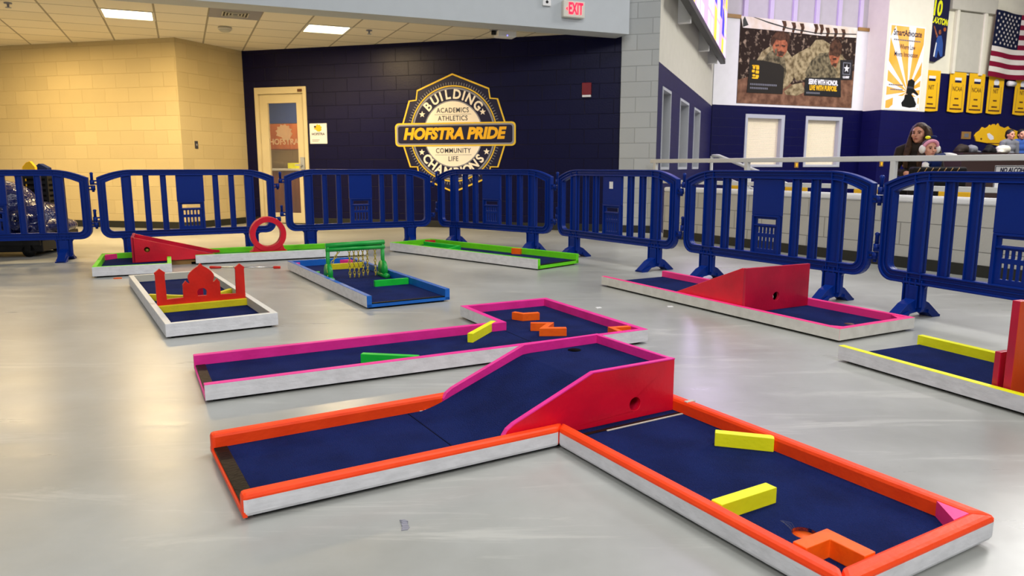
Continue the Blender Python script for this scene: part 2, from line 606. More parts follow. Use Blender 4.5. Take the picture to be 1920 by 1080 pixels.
def text_mb(mb, s, size, x, z, y, mi=0, align='CENTER', bold=0.0, shear=0.0, sx=1.0, rot=0.0, thick=0.0015, space=1.0):
    """lettering standing in the local xz plane, facing -y, baseline centred vertically on z"""
    cu = bpy.data.curves.new('t', 'FONT')
    cu.body = s
    cu.size = size
    cu.align_x = align
    cu.align_y = 'CENTER'
    cu.offset = bold
    cu.shear = shear
    cu.extrude = thick / 2
    cu.resolution_u = 3
    cu.space_character = space
    ob = bpy.data.objects.new('t', cu)
    C.objects.link(ob)
    dg = bpy.context.evaluated_depsgraph_get()
    ev = ob.evaluated_get(dg)
    me = ev.to_mesh()
    X = Matrix.Translation((x, y, z)) @ Matrix.Rotation(rot, 4, 'Y') @ Matrix.Rotation(PI / 2, 4, 'X') @ Matrix.Diagonal((sx, 1, 1, 1))
    vs = [v.co.copy() for v in me.vertices]
    fs = [tuple(p.vertices) for p in me.polygons]
    mb.add(vs, fs, mi, False, X)
    ev.to_mesh_clear()
    bpy.data.objects.remove(ob)
    bpy.data.curves.remove(cu)
    return mb

# ================================================================== THE SETTING
NAVY = ((-4.26, 12.0), -16.24)
BEIGE = ((-10.3, 12.15), -14.08)
RETURN = ((-4.757, 10.76), 68.16)
BEAM = ((-1.91, 8.6), 22.32)
PILLAR = ((1.474, 10.25), -17.35)
OBL = ((1.954, 10.1), 69.87)
POST = ((4.63, 17.4), 23.77)
ADV = ((9.28, 18.85), 24.5)
FARW = ((10.6, 19.83), 23.75)
HALF = ((1.97, 9.5), -61.63)


def onwall(wl, s, d=0.0, z=0.0):
    """a point s along the wall and d in front of it"""
    (x, y), a = wl
    a = R(a)
    return (x + s * math.cos(a) + d * math.sin(a), y + s * math.sin(a) - d * math.cos(a), z)


def wall_at(o, wl):
    return struct(o, (wl[0][0], wl[0][1], 0), wl[1])


mb = MB()
mb.prism([(-13, -4), (9.24, -4), (2.02, 9.45), (2.1, 10.4), (1.6, 10.6), (-4.1, 12.25), (-4.4, 12.3), (-4.85, 11.0), (-10.3, 12.4), (-13, 13.1)], 'xy', -0.3, 0)
struct(mb.build('floor', 'floor'))
mb = MB()
mb.prism([(9.5, -4), (26, -4), (26, 30), (4, 30), (4, 18), (1.9, 10.3), (2.2, 9.4)], 'xy', -0.4, -0.2)
struct(mb.build('floor_hall', 'floor'))

# corridor walls
mb = MB()
mb.box(-0.1, 0.2, 0, 0.2, 0, 2.8).box(1.12, 6.05, 0, 0.2, 0, 2.8).box(0.2, 1.12, 0, 0.2, 2.13, 2.8)
wall_at(mb.build('wall_back', 'navy_block'), NAVY)
mb = MB()
mb.box(-4, 5.715, 0, 0.2, 0, 2.8)
wall_at(mb.build('wall_left', 'cream_block'), BEIGE)
mb = MB()
mb.box(0, 1.34, 0, 0.2, 0, 2.8)
wall_at(mb.build('wall_return', 'cream_block'), RETURN)
mb = MB()
mb.box(-4, 5.73, -0.012, 0, 0, 0.1)
wall_at(mb.build('baseboard_left', 'baseboard', bevel=0.003), BEIGE)
mb = MB()
mb.box(0, 1.33, -0.012, 0, 0, 0.1)
wall_at(mb.build('baseboard_return', 'baseboard', bevel=0.003), RETURN)
mb = MB()
mb.box(0, 0.18, -0.012, 0, 0, 0.1).box(1.135, 5.97, -0.012, 0, 0, 0.1)
wall_at(mb.build('baseboard_back', 'baseboard', bevel=0.003), NAVY)

# suspended ceiling, in its own grid frame (24 deg), with openings for the recessed panels
GA = 24.0


def grid(p):
    a = R(GA)
    dx, dy = p[0] + 4.60, p[1] - 9.20
    return (dx * math.cos(a) + dy * math.sin(a), -dx * math.sin(a) + dy * math.cos(a))


cpoly = [grid(p) for p in [(-9.6, 5.75), (-1.95, 8.78), (1.45, 10.2), (1.6, 10.4), (-4.2, 12.1), (-4.72, 10.95), (-10.3, 12.3), (-13, 9)]]
G = 0.585
l2 = (4 * G, 0)
sq = lambda c, h: [(c[0] - h, c[1] - h), (c[0] + h, c[1] - h), (c[0] + h, c[1] + h), (c[0] - h, c[1] + h)]
mb = MB()
mb.prism([(p[0] + G / 2, p[1] + G / 2) for p in cpoly], 'xy', 2.7, 2.8, holes=[sq((G / 2, G / 2), 0.275), sq((l2[0] + G / 2, l2[1] + G / 2), 0.275)])
o = mb.build('ceiling', 'tile')
a = R(GA)
struct(o, (-4.60 - (G / 2) * (math.cos(a) - math.sin(a)), 9.20 - (G / 2) * (math.sin(a) + math.cos(a)), 0), GA)


def gridw(u, v, z=0):
    return (-4.60 + u * math.cos(a) - v * math.sin(a), 9.20 + u * math.sin(a) + v * math.cos(a), z)


# header beam over the corridor mouth, pillar
mb = MB()
mb.box(-9, 3.72, 0, 0.34, 2.614, 6.8)
wall_at(mb.build('trim_1', 'beam'), BEAM)
mb = MB()
mb.box(0, 0.5, 0, 0.5, 0, 6.8)
wall_at(mb.build('wall_pillar', 'grey_block'), PILLAR)
mb = MB()
mb.box(-0.01, 0.5, -0.012, 0.0, 0, 0.1)
wall_at(mb.build('baseboard_pillar', 'baseboard', bevel=0.003), PILLAR)

# oblique hall wall with three slot windows
mb = MB()
slots = [(0.36, 1.18), (2.2, 3.36), (4.2, 5.24)]
zb, zt = 0.86, 2.0
xs = [0.0] + [v for p in slots for v in p] + [7.62]
for i in range(0, len(xs), 2):
    mb.box(xs[i], xs[i + 1], 0, 0.25, -0.3, 2.28, 0)
for x0, x1 in slots:
    mb.box(x0, x1, 0, 0.25, -0.3, zb, 0).box(x0, x1, 0, 0.25, zt, 2.28, 0)
mb.box(0.0, 7.62, 0, 0.25, 2.28, 7.2, 1)
wall_at(mb.build('wall_oblique', ['gym_navy_far', 'gym_grey']), OBL)
for i, (x0, x1) in enumerate(slots):
    t = MB()
    t.box(x0, x1, 0.16, 0.18, zb, zt)
    o = wall_at(t.build('window_%d' % (i + 1), 'pane_dark'), OBL)
    f = MB()
    f.ring([(x0, zb), (x1, zb), (x1, zt), (x0, zt)], [(x0 + .04, zb + .04), (x1 - .04, zb + .04), (x1 - .04, zt - .04), (x0 + .04, zt - .04)], 'xz', -0.01, 0.16)
    f.box((x0 + x1) / 2 - .02, (x0 + x1) / 2 + .02, 0.1, 0.16, zb + .04, zt - .04)
    f.build('window_frame', 'mullion', o)

# wall with the big poster, two lit windows with blinds
wins = [(0.98, 2.19), (2.87, 4.09)]
mb = MB()
x = 0.0
for x0, x1 in wins:
    mb.box(x, x0, 0, 0.25, -0.3, 2.325, 0)
    mb.box(x0, x1, 0, 0.25, -0.3, 0.9, 0).box(x0, x1, 0, 0.25, 2.14, 2.325, 0)
    x = x1
mb.box(x, 4.97, 0, 0.25, -0.3, 2.325, 0)
mb.box(0, 4.97, 0, 0.25, 2.325, 4.33, 1).box(0, 4.97, 0.05, 0.25, 4.33, 7.2, 2)
for p in (0.85, 1.62, 2.34, 3.05, 3.78, 4.5):
    mb.box(p - .06, p + .06, 0.0, 0.05, 4.33, 7.2, 3)
wall_at(mb.build('wall_poster', ['gym_navy', 'gym_white', 'metal_panel', 'lavender']), POST)
mb = MB()
mb.box(0.0, 0.69, -0.03, 0, 4.27, 4.35).box(4.4, 4.8, -0.03, 0, 4.27, 4.35)
wall_at(mb.build('trim_2', 'wood_strip'), POST)
for i, (x0, x1) in enumerate(wins):
    t = MB()
    for k in range(40):
        zz = 0.93 + k * 0.0297
        t.box(x0 + .07, x1 - .07, 0.1, 0.112, zz, zz + 0.026)
    o = wall_at(t.build('window_%d' % (i + 4), 'blind'), POST)
    f = MB()
    f.ring([(x0, 0.9), (x1, 0.9), (x1, 2.14), (x0, 2.14)], [(x0 + .07, .96), (x1 - .1, .96), (x1 - .1, 2.05), (x0 + .07, 2.05)], 'xz', -0.015, 0.15)
    f.build('window_frame', 'mullion', o)

# column that carries the tall ad poster
mb = MB()
mb.box(-0.05, 1.55, 0, 0.9, -0.3, 2.31, 0).box(-0.05, 1.55, 0, 0.9, 2.31, 7.2, 1)
wall_at(mb.build('wall_column', ['gym_navy_far', 'gym_cream']), ADV)

# far hall wall
mb = MB()
mb.box(-0.5, 9, 0, 0.25, -0.3, 3.36, 0).box(-0.5, 9, 0, 0.25, 3.36, 7.2, 1)
wall_at(mb.build('wall_far', ['gym_navy_far', 'gym_cream']), FARW)
mb = MB()
mb.box(1.3, 2.3, -0.06, 0, 3.42, 4.95, 0)
mb.box(0.95, 2.75, -0.12, 0, 4.98, 5.35, 0)
mb.box(1.2, 1.3, -0.1, 0, 3.36, 5.0, 1).box(2.3, 2.42, -0.1, 0, 3.36, 5.0, 1)
wall_at(mb.build('trim_3', ['gym_grey', 'gym_cream'], bevel=0.01), FARW)
# roof girder of the hall (top right)
mb = MB()
mb.box(2.6, 9, -2.2, -1.9, 5.05, 5.25).box(2.6, 9, -2.2, -1.9, 5.75, 5.9)
for k in range(10):
    mb.box(2.7 + k * .65, 2.78 + k * .65, -2.1, -2.0, 5.25, 5.75)
wall_at(mb.build('trim_4', 'steel'), FARW)
mb = MB()
mb.prism([(1.2, 10.0), (9.5, -4), (28, -4), (28, 30), (3, 30)], 'xy', 7.2, 7.3)
struct(mb.build('ceiling_hall', 'gym_white'))

# low block wall with its rounded cap
mb = MB()
mb.box(-0.02, 7.6, 0, 0.2, -0.3, 0.585, 0)
wall_at(mb.build('wall_low', 'half_block'), HALF)
mb = MB()
mb.box(-0.02, 7.6, -0.012, 0.212, 0.585, 0.645)
wall_at(mb.build('trim_5', 'gym_white', bevel=0.02, segs=3), HALF)
mb = MB()
mb.box(0, 7.6, -0.012, 0, 0, 0.1)
wall_at(mb.build('baseboard_low', 'baseboard', bevel=0.003), HALF)

# ------------------------------------------------------------------ steel handrail on the low wall
t = thing('handrail', 'white steel handrail with square posts standing on the low block wall', 'railing', onwall(HALF, 0, -0.1, 0), HALF[1])
mb = MB()
mb.box(-0.42, 7.6, -0.025, 0.025, 0.95, 1.0)
mb.build('top_rail', 'steel', t, bevel=0.006)
mb = MB()
mb.box(-0.3, 7.6, -0.02, 0.02, 0.69, 0.735)
mb.build('lower_rail', 'steel', t, bevel=0.006)
for s in (-0.33, 1.28, 3.07, 4.86, 6.65):
    mb = MB()
    z0 = 0.645 if s > 0 else 0.0
    mb.box(s - 0.025, s + 0.025, -0.024, 0.024, z0, 0.955)
    mb.build('post', 'steel', t, bevel=0.004)
t['label'] = 'long white steel handrail on square posts along the top of the low block wall'

# stair railing beyond
p0 = Vector((3.25, 10.6, 1.02))
t = thing('stair_handrail', 'short white sloping stair railing seen above the handrail by the navy wall', 'railing', (2.95, 11.0, -0.2), -25)
mb = MB()
mb.tube([(0, 0, 1.26), (0.1, 0, 1.26), (0.75, 0, 1.0), (1.2, 0, 0.8)], 0.024, 8)
mb.build('top_rail', 'steel', t)
mb = MB()
mb.tube([(0.0, 0, 1.02), (0.7, 0, 0.75), (1.2, 0, 0.55)], 0.018, 8)
mb.build('lower_rail', 'steel', t)
for x, h in ((0.0, 1.26), (0.55, 1.08), (1.2, 0.8)):
    mb = MB()
    mb.cyl((x, 0, 0), (x, 0, h), 0.022, 8)
    mb.build('post', 'steel', t)

# ------------------------------------------------------------------ office door in the navy wall
dz = 2.13
f = MB()
f.ring([(0.2, 0.0), (1.12, 0.0), (1.12, dz), (0.2, dz)], [(0.26, 0.0), (1.06, 0.0), (1.06, dz - .1), (0.26, dz - .1)], 'xz', -0.02, 0.17)
door = wall_at(f.build('door_1', 'cream_paint', bevel=0.004), NAVY)
f = MB()
f.ring([(0.262, 0.008), (1.058, 0.008), (1.058, dz - .102), (0.262, dz - .102)], [(0.40, 0.17), (0.92, 0.17), (0.92, 1.89), (0.40, 1.89)], 'xz', 0.02, 0.065)
leaf = f.build('door_leaf', 'cream_paint', door, bevel=0.004)
f = MB()
f.box(0.395, 0.925, 0.038, 0.046, 0.165, 1.895)
pane = f.build('glass_pane', 'glass', door)
f = MB()
f.box(0.965, 1.035, -0.005, 0.02, 0.86, 1.05).cyl((1.0, -0.005, 0.93), (1.0, -0.05, 0.93), 0.012, 10).box(0.9, 1.01, -0.06, -0.045, 0.918, 0.942)
f.build('door_handle', 'mullion', door, bevel=0.003)
f = MB()
f.box(0.985, 1.06, -0.035, -0.02, 2.05, 2.09)
f.build('door_sensor', 'wood_dark', door, bevel=0.002)
# frosted decals on the glass: crest head and lettering
dm = glass_mat('frost', '#c9b8a0', 0.40)
M['frost'] = dm
f = MB()
mane = []
for k in range(15):
    aa = R(200 - k * 15)
    rr = 0.135 if k % 2 == 0 else 0.105
    mane.append((0.67 + rr * 1.15 * math.cos(aa), 1.33 + rr * math.sin(aa)))
mane += [(0.76, 1.22), (0.73, 1.17), (0.70, 1.23), (0.66, 1.18), (0.63, 1.25)]
mane = [(x, z + 0.11) for x, z in mane]
f.prism(mane, 'xz', 0.030, 0.037)
text_mb(f, 'HOFSTRA', 0.125, 0.66, 1.29, 0.034, bold=0.004, sx=0.98)
f.build('window_decal', 'frost', door)

# the office behind the glass
mb = MB()
mb.box(-2.0, 1.8, 2.2, 2.25, 0, 2.6, 0).box(-2.05, -2.0, 0.25, 2.25, 0, 2.6, 0).box(1.8, 1.85, 0.25, 2.25, 0, 2.6, 0)
mb.box(-2.05, 1.85, 0.25, 2.25, 2.55, 2.6, 0)
wall_at(mb.build('wall_office', ['cream_block']), NAVY)
mb = MB()
mb.box(-2.05, 1.85, 0.2, 2.25, -0.1, 0.0)
wall_at(mb.build('floor_office', 'wood_dark'), NAVY)
mb = MB()
mb.box(-1.98, 1.78, 2.17, 2.195, 1.72, 2.5)
wall_at(mb.build('wall_office_upper', 'cloth_blue'), NAVY)
area_lamp('office_lamp', onwall(NAVY, 0.2, -1.0, 2.5), 0.5, 46, (1, 0.80, 0.52))
t = thing('upper_cabinet', 'orange wood wall cabinet seen through the office door glass', 'cabinet', onwall(NAVY, 0.06, -1.88, 1.22), NAVY[1])
mb = MB()
mb.box(-0.95, 0.95, -0.0, 0.28, 0, 0.47)
mb.build('body', 'wood', t)
for i in range(4):
    mb = MB()
    mb.box(-0.94 + i * .475, -0.48 + i * .475, -0.02, 0, 0.01, 0.46)
    mb.build('door', 'wood', t, bevel=0.004)
t = thing('base_cabinet', 'brown wood base cabinet with cream counter seen through the office door glass', 'cabinet', onwall(NAVY, 0.06, -1.58, 0), NAVY[1])
mb = MB()
mb.box(-0.95, 0.95, 0, 0.55, 0.0, 0.83)
mb.build('body', 'wood_mid', t)
mb = MB()
mb.box(-0.97, 0.97, -0.03, 0.57, 0.83, 0.87)
mb.build('countertop', 'cream_plastic', t, bevel=0.005)
t = thing('yellow_box', 'small yellow box with red end on the office counter behind the door glass', 'box', onwall(NAVY, -0.16, -1.60, 0.87), NAVY[1])
mb = MB()
mb.box(-0.15, 0.13, 0, 0.2, 0, 0.1)
mb.build('body', 'yellow', t, bevel=0.006)
mb = MB()
mb.box(0.13, 0.17, 0, 0.2, 0, 0.1)
mb.build('end_flap', 'scarlet', t, bevel=0.006)
t = MB()
t.box(-0.1, 0.14, 0, 0.012, 0, 0.3)
o = tag(place(t.build('paper_sheet', 'off_white'), onwall(NAVY, -0.14, -2.05, 0.87), NAVY[1]), 'pale paper sheet standing on the office counter below the orange cabinet', 'paper')

# ------------------------------------------------------------------ things on the corridor walls and ceiling
t = thing('room_sign', 'small white room sign with orange lion head beside the office door', 'sign', onwall(NAVY, 1.307, 0.0, 1.41), NAVY[1])
mb = MB()
mb.box(-0.15, 0.15, -0.012, 0, -0.155, 0.155)
mb.build('plate', 'white', t, bevel=0.004)
mb = MB()
mane = []
for k in range(11):
    aa = R(190 - k * 22)
    rr = 0.06 if k % 2 == 0 else 0.046
    mane.append((0.0 + rr * 1.2 * math.cos(aa), 0.085 + rr * math.sin(aa)))
mane += [(0.03, 0.03), (-0.01, 0.035), (-0.04, 0.06)]
mb.prism(mane, 'xz', -0.0145, -0.012, 0)
mb.prism(circ(-0.05, 0.105, 0.02, 0.015, 10), 'xz', -0.0155, -0.012, 1)
mb.build('emblem', ['gold', 'navy_print'], t)
mb = MB()
text_mb(mb, 'HOFSTRA', 0.052, 0, -0.008, -0.013, bold=0.001)
mb.build('lettering', 'navy_print', t)
mb = MB()
for k in range(2):
    mb.box(-0.11, 0.02 - .02 * k, -0.0135, -0.012, -0.098 - k * .022, -0.09 - k * .022)
mb.build('braille_lines', 'grey_print', t)

t = thing('fire_alarm', 'small dark red fire alarm on the navy wall near the pillar', 'alarm', onwall(NAVY, 5.52, 0, 1.96), NAVY[1])
mb = MB()
mb.box(-0.065, 0.065, -0.05, 0, -0.08, 0.085)
mb.build('housing', 'red_alarm', t, bevel=0.008)
mb = MB()
mb.box(-0.06, 0.06, -0.052, -0.0, -0.108, -0.08)
mb.build('strobe', 'white', t, bevel=0.004)
t = thing('power_outlet', 'tall narrow white outlet low on the navy wall below the crest', 'outlet', onwall(NAVY, 3.89, 0, 0.46), NAVY[1])
mb = MB()
mb.box(-0.032, 0.032, -0.008, 0, -0.055, 0.055)
mb.build('plate', 'white', t, bevel=0.003)
mb = MB()
for zz in (-0.025, 0.025):
    mb.prism(circ(0, zz, 0.016, 0.014, 14), 'xz', -0.010, -0.008)
mb.build('socket', 'grey_print', t)
t = thing('light_switch', 'small dark switch plate on the cream return wall', 'switch', onwall(RETURN, 0.272, 0, 1.222), RETURN[1])
mb = MB()
mb.box(-0.03, 0.03, -0.008, 0, -0.055, 0.055)
mb.build('plate', 'letter_grey', t, bevel=0.002)
mb = MB()
mb.box(-0.01, 0.01, -0.016, -0.008, -0.015, 0.015)
mb.build('toggle', 'grey_print', t, bevel=0.002)

lights = [((0, 0), 'bright square ceiling light panel over the cream wall, leftmost of the two'), (l2, 'bright square ceiling light panel above the office door, rightmost of the two')]
for (u, v), lab in lights:
    t = thing('ceiling_light', lab, 'light', gridw(u, v, 2.7), GA, 'square light panels in the corridor ceiling')
    mb = MB()
    mb.ring(sq((0, 0), 0.29), sq((0, 0), 0.262), 'xy', -0.006, 0.02)
    mb.build('frame', 'cream_plastic', t)
    mb = MB()
    mb.box(-0.265, 0.265, -0.265, 0.265, 0.004, 0.02)
    mb.build('diffuser', 'diffuser', t)
t = thing('ceiling_vent', 'square grey air vent with dark slots in the corridor ceiling', 'vent', gridw(2 * G, -G, 2.7), GA)
mb = MB()
mb.box(-0.29, 0.29, -0.29, 0.29, -0.008, 0)
mb.build('plate', 'grey_print', t, bevel=0.003)
mb = MB()
mb.box(-0.15, 0.15, -0.15, 0.15, -0.0085, -0.004)
mb.build('opening', 'black', t)
for k in range(4):
    mb = MB()
    hh = 0.15 - k * 0.036
    mb.ring(sq((0, 0), hh), sq((0, 0), hh - 0.014), 'xy', -0.014, -0.0085)
    mb.build('louvre', 'gym_grey', t)
t = thing('smoke_detector', 'round cream smoke detector on the corridor ceiling between the two light panels', 'smoke detector', (-3.749, 10.0, 2.7))
mb = MB()
mb.tube([(0, 0, 0), (0, 0, -0.02), (0, 0, -0.05), (0, 0, -0.06)], [0.085, 0.085, 0.065, 0.05], 20)
mb.build('cover', 'gym_grey', t)
mb = MB()
mb.tube([(0, 0, -0.012), (0, 0, -0.03)], 0.0865, 20)
mb.build('base_ring', 'cream_plastic', t)
for loc, lab in (((-5.598, 8.55, 2.7), 'small sprinkler head on the ceiling left of the light panels'), ((-1.904, 10.2, 2.7), 'small sprinkler head on the ceiling right of the light panels')):
    t = thing('sprinkler_head', lab, 'sprinkler', loc, 0, 'ceiling sprinkler heads')
    mb = MB()
    mb.tube([(0, 0, 0), (0, 0, -0.012)], 0.04, 16).tube([(0, 0, -0.01), (0, 0, -0.05)], 0.012, 10)
    mb.build('stem', 'grey_print', t)
    mb = MB()
    mb.tube([(0, 0, -0.05), (0, 0, -0.056)], 0.03, 12)
    mb.build('deflector', 'mullion', t)
t = thing('projector', 'small white ceiling device with blue lamp hanging beside the beam', 'projector', (-0.09, 10.02, 2.7), 20)
mb = MB()
mb.box(-0.13, 0.13, -0.09, 0.09, -0.13, -0.05)
mb.build('body', 'white', t, bevel=0.015)
mb = MB()
mb.tube([(-0.16, 0, -0.05), (-0.16, 0, -0.10)], 0.03, 12)
mb.build('lens', 'black', t)
mb = MB()
mb.box(-0.2, 0.02, -0.04, 0.04, -0.05, 0)
mb.build('bracket', 'mullion', t)
mb = MB()
mb.ball((0.0, -0.09, -0.115), 0.008, 8, 5)
mb.build('lamp', emis('blue_led', '#5a5aff', 3), t)

t = thing('exit_sign', 'lit exit sign in a cream box on the grey beam', 'exit sign', onwall(BEAM, 2.88, 0, 2.85), BEAM[1])
mb = MB()
mb.box(-0.15, 0.15, -0.07, 0, -0.1, 0.1)
mb.build('housing', 'cream_plastic', t, bevel=0.012, segs=3)
mb = MB()
text_mb(mb, 'EXIT', 0.19, 0.02, 0.0, -0.072, bold=0.006, sx=0.50, thick=0.004, space=1.05)
mb.build('lettering', 'exit_red', t)
mb = MB()
mb.prism([(-0.118, 0.0), (-0.095, 0.022), (-0.095, -0.022)], 'xz', -0.0735, -0.07)
mb.build('arrow', 'exit_red', t)
t = thing('access_point', 'small white square sensor box above left of the exit sign', 'sensor', onwall(BEAM, 2.522, 0, 2.92), BEAM[1])
mb = MB()
mb.box(-0.055, 0.055, -0.03, 0, -0.05, 0.09)
mb.build('housing', 'white', t, bevel=0.006)
mb = MB()
mb.prism(circ(0, -0.005, 0.018, n=14), 'xz', -0.033, -0.03)
mb.build('lens', 'black', t)

# ------------------------------------------------------------------ painted crest on the navy wall
KX, KZ = 0.00201, 0.00185
cr = thing('painted_crest', 'large round navy, gold and white crest painted on the navy wall', 'mural', onwall(NAVY, 3.535, 0, 1.377), NAVY[1])
cp = lambda pts: [((x - 542) * KX, (545 - y) * KZ) for x, y in pts]


def scale_pts(pts, k):
    return [(x * k, z * k) for x, z in pts]


right = [(542, 78), (822, 198), (832, 272), (888, 278), (943, 455), (950, 545), (940, 640), (890, 806), (832, 806), (820, 888), (542, 1008)]
sh = right + [(1084 - x, y) for x, y in right[::-1][1:-1]]
sh = cp(sh)
mb = MB()
mb.prism(sh, 'xz', -0.003, 0)
mb.build('shield', 'navy_print', cr)
mb = MB()
mb.ring(sh, [(x * 0.972, z * 0.972) for x, z in sh], 'xz', -0.006, -0.002)
mb.build('shield_outline', 'gold_line', cr)


def el(rx, rz, n=72, a0=0, c=(542, 545)):
    return cp([(c[0] + rx * math.cos(2 * PI * i / n), c[1] - rz * math.sin(2 * PI * i / n)) for i in range(n)])


mb = MB()
for k in range(110):
    aa = 2 * PI * k / 110
    r0, r1 = 1.0, 1.055
    pts = []
    for rr, da in ((r0, -.006), (r1, -.006), (r1, .006), (r0, .006)):
        pts.append((542 + 342 * rr * math.cos(aa + da), 545 - 380 * rr * math.sin(aa + da)))
    mb.prism(cp(pts), 'xz', -0.005, -0.002)
mb.build('tick_ring', 'grey_print', cr)
mb = MB()
mb.ring(el(338, 376), el(330, 366), 'xz', -0.007, -0.002, 0).ring(el(325, 361), el(312, 347), 'xz', -0.007, -0.002, 1)
mb.ring(el(232, 262), el(224, 253), 'xz', -0.007, -0.002, 1)
mb.build('ring_lines', ['gold_line', 'grey_print'], cr)
mb = MB()
mb.prism(el(224, 253), 'xz', -0.007, -0.002)
mb.build('disc', 'off_white', cr)


def arc_text(mb, s, rx, rz, a_from, a_to, size, flip=False, bold=0.006):
    wts = {'I': 0.45, 'M': 1.25, 'N': 1.05}
    ws = [wts.get(ch, 1.0) for ch in s]
    tot = sum(ws)
    acc = 0
    for ch, wv in zip(s, ws):
        tt = (acc + wv / 2) / tot
        acc += wv
        aa = R(a_from + (a_to - a_from) * tt)
        x, z = rx * KX * math.cos(aa), rz * KZ * math.sin(aa)
        rot = PI / 2 - aa if not flip else -PI / 2 - aa
        text_mb(mb, ch, size, x, z, -0.0075, bold=bold, rot=rot, sx=0.92)


mb = MB()
arc_text(mb, 'BUILDING', 270, 305, 143, 37, 0.185)
mb.build('lettering', 'off_white', cr)
mb = MB()
arc_text(mb, 'CHAMPIONS', 270, 305, 213, 327, 0.185, True)
mb.build('lettering', 'off_white', cr)
for sx_, sy_ in ((302, 388), (772, 378), (294, 686), (800, 684)):
    mb = MB()
    st = []
    for k in range(10):
        rr = 25 if k % 2 == 0 else 10.5
        st.append((sx_ + rr * math.sin(PI * k / 5), sy_ - rr * 1.05 * math.cos(PI * k / 5)))
    mb.prism(cp(st), 'xz', -0.0085, -0.002)
    mb.build('star', 'off_white', cr)
for s, y in (('ACADEMICS', 362), ('ATHLETICS', 424), ('COMMUNITY', 676), ('LIFE', 740)):
    mb = MB()
    text_mb(mb, s, 0.098, 0, (545 - y) * KZ, -0.0085, bold=0.0012, sx=0.86, space=1.12)
    mb.build('lettering', 'letter_grey', cr)
mb = MB()
mb.prism(cp([(400, 391), (684, 391), (684, 394), (400, 394)]), 'xz', -0.0085, -0.005).prism(cp([(400, 706), (684, 706), (684, 709), (400, 709)]), 'xz', -0.0085, -0.005)
mb.build('rule_line', 'grey_print', cr)


def rrect(x0, y0, x1, y1, r, n=6):
    pts = []
    for cx, cy, a0 in ((x1 - r, y0 + r, -90), (x1 - r, y1 - r, 0), (x0 + r, y1 - r, 90), (x0 + r, y0 + r, 180)):
        for k in range(n + 1):
            aa = R(a0 + 90 * k / n)
            pts.append((cx + r * math.cos(aa), cy + r * math.sin(aa)))
    return pts


mb = MB()
mb.prism(cp(rrect(82, 455, 1020, 640, 32)), 'xz', -0.011, -0.002, 0)
mb.prism(cp(rrect(94, 467, 1008, 628, 26)), 'xz', -0.013, -0.002, 1)
mb.prism(cp(rrect(106, 479, 996, 616, 20)), 'xz', -0.015, -0.002, 2)
mb.build('name_banner', ['gold_line', 'grey_print', 'navy_print'], cr)
mb = MB()
text_mb(mb, 'HOFSTRA PRIDE', 0.222, 0, 0, -0.0165, bold=0.0115, shear=0.22, sx=0.98)
mb.build('lettering', 'gold', cr)

# ================================================================== PLASTIC CROWD BARRIERS
def frame_loop(hw, ztop, zsh, zbot, zc, xc, cr_x, n=6):
    """half-symmetric loop: flat top that curves down to the shoulders, straight posts, rounded lower corners"""
    pts = []
    for k in range(9):                              # right shoulder curve
        tt = k / 8
        x = cr_x + (hw - cr_x) * tt
        z = ztop - (ztop - zsh) * (tt ** 1.9)
        pts.append((x, z))
    for k in range(n + 1):                          # lower right corner
        aa = R(0 - 90 * k / n)
        pts.append((hw - xc + xc * math.cos(aa), zbot + zc + zc * math.sin(aa)))
    return pts + [(-x, z) for x, z in pts[::-1]]


